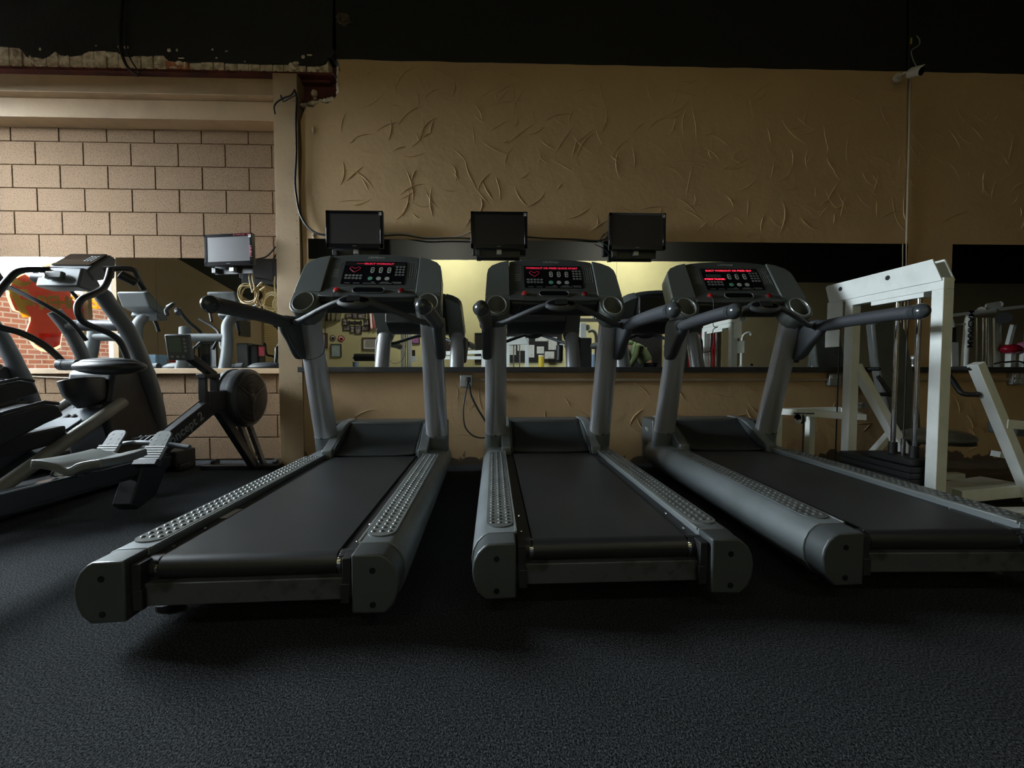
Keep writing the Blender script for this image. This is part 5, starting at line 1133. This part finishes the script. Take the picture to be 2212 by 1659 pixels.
wp(MB().prism([tuple(v) for v in q], (0, .02, 0)), 'pulley_plate', 'white', t); wp(MB().cyl(z3p(880, 400, -.03), z3p(880, 400, .0), .05, 20).cyl(z3p(620, 480, -.03), z3p(620, 480, .0), .05, 20), 'pulley', 'cansil', t)
for x_ in (556, 650, 700): p, q = z3p(x_, 600), z3p(x_ + 20, 1330); wp(MB().cyl(p, (q.x, y, .1), .014, 12), 'guide_rod', 'chrome', t)
for x_ in (730, 830, 880): p, q = z3p(x_, 600, -.1), z3p(x_ + 60, 1180, -.1); wp(MB().bar(p, (q.x, y - .1, .1), .05, .035, (0, 1, 0)), 'rear_upright', 'white', t)
wp(MB().cyl(z3p(955, 600, .05), z3p(955, 600, .09), .09, 24), 'cam_wheel', 'black', t)
for k in range(8): p = z3p(640, 1100); wp(MB().b2(p.x - .12, p.x + .12, y - .1, y + .1, .12 + k * .05, .165 + k * .05), 'weight_plate', 'iron', t)
wp(MB().ball(tuple(z3p(1060, 1065)), (.15, .12, .08), 20), 'red_seat', 'redvinyl', t, ang=80); wp(MB().ball(tuple(z3p(1250, 1040, .05)), (.10, .09, .09), 20), 'pink_pad', 'pinkvinyl', t, ang=80)
p = z3p(1060, 1065); wp(MB().b2(p.x - .04, p.x + .04, y - .04, y + .04, 0, p.z - .03), 'seat_post', 'white', t); p = z3p(1250, 1040, .05); wp(MB().b2(p.x - .03, p.x + .03, p.y - .03, p.y + .03, 0, p.z), 'pad_post', 'white', t)
wp(MB().tube([z3p(820, 1285, .1), z3p(900, 1268, .1), z3p(1160, 1245, .1), z3p(1300, 1280, .1)], .016, 10), 'chrome_bar', 'chrome', t); wp(MB().bar(z3p(1100, 700), z3p(1020, 1000), .05, .05, (0, 1, 0)), 'arm', 'white', t)
wp(MB().tube(cr([z3p(110, 620), z3p(160, 640), z3p(180, 740), z3p(175, 960)]), .04, 12), 'left_arm', 'white', t); wp(MB().cyl(z3p(175, 745), z3p(170, 960), .055, 16), 'black_sleeve', 'black', t)
p = z3p(190, 960); wp(MB().bar(p, (p.x + .08, y, .05), .11, .07, (0, 1, 0)), 'left_post', 'white', t); wp(MB().bar(z3p(110, 720), z3p(380, 690), .03, .03), 'link_bar', 'white', t)
p = z3p(600, 1330); wp(MB().b2(z3p(100, 900).x, z3p(1300, 900).x, y - .15, y + .15, 0, .06), 'base_rail', 'white', t)
# things seen in the block-wall mirror
ma = YA - .012
o = thing('window_blind', 'yellow slatted blind hanging by the storefront wall', 'blind', (XW + .03, -1.6, 1.0)); b = MB()
for k in range(46): b.box((XW + .05, -1.75, .25 + k * .05), (.004, .75, .044), (0, .5, 0))
b.build('slats', M['blind'], o, world=True, smooth=False); MB().b2(XW, XW + .07, -2.15, -1.35, 2.52, 2.58).build('head_rail', M['trim'], o, world=True)
o = struct('trim_7', MB().prism([(XW, 1.2, 2.60), (XW, -3.3, 1.74), (XW, -3.3, ZC), (XW, 1.2, ZC)], (.01, 0, 0)), M['blackcloth'])
p = PM(333, 775, 1.5, ma); t = thing('storage_box', 'pale blue storage box on a stand by the storefront wall', 'box', (p.x, 1.5, 0))
MB().b2(p.x - .12, p.x + .10, 1.4, 1.6, .45, 1.0).build('box_body', M['bluebox'], t, world=True, bevel=.01); MB().b2(p.x - .13, p.x + .11, 1.39, 1.61, .97, 1.01).build('lid', M['bluebox'], t, world=True); MB().b2(p.x - .1, p.x + .08, 1.42, 1.58, 0, .45).build('stand', M['black'], t, world=True)
y = .5; t = thing('exercise_bike', 'grey and black seated exercise bike seen in the block-wall mirror', 'exercise bike', (PM(555, 790, y, ma).x, y, 0))
def pb(u, v, d=0): return PM(u, v, y + d, ma)
a, c = pb(521, 788), pb(545, 742); MB().b2(a.x, c.x, y - .1, y + .12, .25, c.z).build('console_column', M['mast'], t, world=True, bevel=.02)
a, c = pb(548, 786), pb(566, 745); MB().b2(a.x, c.x, y - .12, y + .1, .5, c.z).build('seat_back', M['black'], t, world=True, bevel=.03)
MB().b2(pb(520, 780).x, pb(590, 780).x, y - .2, y + .2, .0, .3).build('base_body', M['mast'], t, world=True, bevel=.03); MB().b2(pb(548, 780).x, pb(590, 780).x, y - .18, y + .18, .48, .6).build('seat', M['black'], t, world=True, bevel=.03)
MB().b2(pb(560, 780).x, pb(575, 780).x, y - .05, y + .05, .3, .5).build('seat_post', M['black'], t, world=True)
MB().tube(cr([pb(566, 765), pb(572, 742), pb(576, 765), pb(590, 770), pb(598, 778), pb(590, 782)]), .016, 10).build('side_handle', M['black'], t, world=True)
MB().b2(pb(572, 770).x, pb(584, 770).x, y + .15, y + .17, pb(572, 770).z, pb(572, 750).z).build('red_label', M['redvinyl'], t, world=True)
o = MB().b2(XW, XW + .03, -.95, -.62, 1.45, 1.75).build('wall_picture', M['frameblk']); tag(o, 'small dark picture on the tan storefront wall', 'picture')
# sign painted on the storefront glass, facing the street
y0, y1, zz0, zz1 = 2.16, 3.38, .55, 2.02
SXs = XW - .056
t = thing('window_sign', 'red cross-shaped fire sign with yellow letters on the storefront window', 'sign', (SXs, 2.8, .5))
cy_, cz_, sc_, sz_ = 2.53, 1.51, .38, .47
def mal(k):            # a cross with flared arms and rounded ends
    out = []
    for q in range(4):
        a = q * PI / 2
        for (r_, da) in ((.66, -.785), (.72, -.66), (.98, -.50), (1.02, -.38), (1.10, -.18), (1.12, 0), (1.10, .18), (1.02, .38), (.98, .50), (.72, .66)):
            out.append((r_ * k * math.cos(a + da + .30), r_ * k * math.sin(a + da + .30)))
    return out
M['signred'] = None; M['signyel'] = None; M['signwht'] = None
def transl(name, col, k):
    m = mat(name, col, .6); nt = m.node_tree; b = nt.nodes['Principled BSDF']; o = nt.nodes['Material Output']
    tr = nt.nodes.new('ShaderNodeBsdfTranslucent'); tr.inputs['Color'].default_value = (*col, 1); mx = nt.nodes.new('ShaderNodeMixShader'); mx.inputs[0].default_value = k
    nt.links.new(b.outputs[0], mx.inputs[1]); nt.links.new(tr.outputs[0], mx.inputs[2]); nt.links.new(mx.outputs[0], o.inputs[0]); return m
SK = .30
M['signred'] = transl('sign_red', (.72, .06, .02), SK); M['signyel'] = transl('sign_yellow', (.85, .48, .02), SK); M['signwht'] = transl('sign_cream', (.85, .78, .6), SK)
MB().prism([(SXs, cy_ + y_ * sc_, cz_ + z_ * sz_) for y_, z_ in mal(1.0)], (.002, 0, 0)).build('white_border', M['signwht'], t, world=True, smooth=False)
MB().prism([(SXs + .002, cy_ + y_ * sc_, cz_ + z_ * sz_) for y_, z_ in mal(.93)], (.001, 0, 0)).build('red_cross', M['signred'], t, world=True, smooth=False)
m4 = frame((SXs + .0035, 2.665, 1.53), (0, -1, .16), (0, .16, 1))
text_bm('REHOUSE', .20, m4, depth=.0004, bold=.007, align='LEFT', space=.82).build('letters', M['signyel'], t, world=True, smooth=False)
m4 = frame((SXs + .0035, 2.76, 1.50), (0, -1, .16), (0, .16, 1)); text_bm('F', .38, m4, depth=.0004, bold=.018, shear=-.25).build('capital_letter', M['signyel'], t, world=True, smooth=False)
fl = [(2.90, 1.70), (2.895, 1.78), (2.87, 1.80), (2.84, 1.745), (2.78, 1.735), (2.70, 1.765), (2.75, 1.70), (2.83, 1.675)]
MB().prism([(SXs + .0032, y_, z_) for y_, z_ in fl], (.0006, 0, 0)).build('flourish', M['signyel'], t, world=True, smooth=False)
# a person in a green hoodie stooping by the cream wall
def skin(name, mt, verts, edges, radii, par, root=0, lv=2):
    me = bpy.data.meshes.new(name); me.from_pydata(verts, edges, []); o = bpy.data.objects.new(name, me); COL.objects.link(o); o.parent = par
    k = o.modifiers.new('skin', 'SKIN'); k.use_smooth_shade = True
    for i, r_ in enumerate(radii):
        sv = me.skin_vertices[0].data[i]; sv.radius = r_ if isinstance(r_, tuple) else (r_, r_); sv.use_root = i == root
    s_ = o.modifiers.new('sub', 'SUBSURF'); s_.levels = lv; s_.render_levels = lv; me.materials.append(mt); return o
pc_ = PM(1396, 790, -2.55); t = thing('person', 'person in a green hoodie bending forward in front of the black doorway', 'person', (pc_.x, -2.55, 0))
# local: -x is where the person leans
V_ = [(0, 0, .93), (-.02, 0, 1.05), (-.16, 0, 1.22), (-.30, 0, 1.33), (-.40, 0, 1.33), (-.50, 0, 1.30), (-.32, .18, 1.29), (-.36, .24, 1.03), (-.50, .20, .80), (-.32, -.18, 1.29), (-.36, -.24, 1.03), (-.50, -.20, .80),
      (.02, .10, .86), (.0, .12, .48), (.05, .12, .09), (.02, -.10, .86), (.0, -.12, .48), (.05, -.12, .09), (-.12, .13, .04), (-.12, -.13, .04), (-.56, .19, .74), (-.56, -.19, .74)]
E_ = [(0, 1), (1, 2), (2, 3), (3, 4), (4, 5), (3, 6), (6, 7), (7, 8), (3, 9), (9, 10), (10, 11), (0, 12), (12, 13), (13, 14), (0, 15), (15, 16), (16, 17), (14, 18), (17, 19), (8, 20), (11, 21)]
R_ = [(.15, .12), .14, .155, .15, .075, .065, .075, .055, .036, .075, .055, .036, .095, .07, .045, .095, .07, .045, .035, .035, .03, .03]
skin('body', M['skin'], V_, E_, R_, t)
V2 = [(0, 0, .90), (-.02, 0, 1.05), (-.16, 0, 1.22), (-.30, 0, 1.33), (-.36, 0, 1.37), (-.32, .19, 1.29), (-.36, .245, 1.03), (-.47, .21, .85), (-.32, -.19, 1.29), (-.36, -.245, 1.03), (-.47, -.21, .85)]
skin('hoodie', M['hoodie'], V2, [(0, 1), (1, 2), (2, 3), (3, 4), (3, 5), (5, 6), (6, 7), (3, 8), (8, 9), (9, 10)], [(.19, .16), .17, .18, .175, .11, .095, .075, .058, .095, .075, .058], t)
V3 = [(0, 0, .93), (.02, .10, .86), (.0, .12, .48), (.05, .12, .12), (.02, -.10, .86), (.0, -.12, .48), (.05, -.12, .12)]
skin('trousers', M['jeans'], V3, [(0, 1), (1, 2), (2, 3), (0, 4), (4, 5), (5, 6)], [(.17, .13), .11, .085, .065, .11, .085, .065], t)
for s in (-1, 1): MB().ball((-.02, s * .125, .045), (.14, .05, .05), 16).build('shoe', M['black'], t)
hd_ = MB().ball((-.57, 0, 1.27), (.115, .078, .10), 24, (0, R(35), 0)).ball((-.64, 0, 1.20), (.055, .055, .05), 16).ball((-.685, 0, 1.23), (.018, .013, .022), 10); hd_ = hd_.build('head', M['skin'], t, ang=80)
for s in (-1, 1): MB().ball((-.672, s * .03, 1.255), (.008, .011, .008), 10).build('eye', M['flagwhite'], hd_); MB().ball((-.565, s * .078, 1.255), (.02, .012, .028), 10).build('ear', M['skin'], hd_)
MB().ball((-.665, 0, 1.192), (.012, .022, .005), 8).build('mouth', M['redvinyl'], hd_)
MB().ball((-.55, 0, 1.30), (.12, .088, .088), 20, (0, R(35), 0)).build('hair', M['frameblk'], hd_, ang=80)
MB().ball((-.40, 0, 1.42), (.10, .13, .06), 18, (0, R(15), 0)).build('hood', M['hoodie'], t, ang=80)
for s in (-1, 1):
    for k in range(4):
        a = -.03 + k * .02; MB().tube([(-.55, s * .20 + a, .745), (-.585, s * .20 + a * 1.2, .70), (-.585 + .01, s * .20 + a * 1.2, .66 + abs(k - 1.5) * .006)], [.010, .009, .007], 8).build('finger', M['skin'], t)
    MB().tube([(-.54, s * .165, .77), (-.56, s * .14, .73), (-.57, s * .14, .71)], [.012, .010, .008], 8).build('thumb', M['skin'], t)
# ceiling tube fixtures over the far side of the room
for k, (x, y, z) in enumerate(LAMPS):
    t = thing('ceiling_light', ('white tube light fixture high over the left side of the room', 'white tube light fixture high over the right side of the room')[k], 'ceiling light', (x, y, ZC - .1))
    MB().b2(x - .62, x + .62, y - .12, y + .12, ZC - .07, ZC).build('housing', M['white'], t, world=True); 
    for s in (-1, 1): MB().cyl((x - .58, y + s * .05, ZC - .09), (x + .58, y + s * .05, ZC - .09), .013, 10).build('tube', M['tubeglow'], t, world=True)
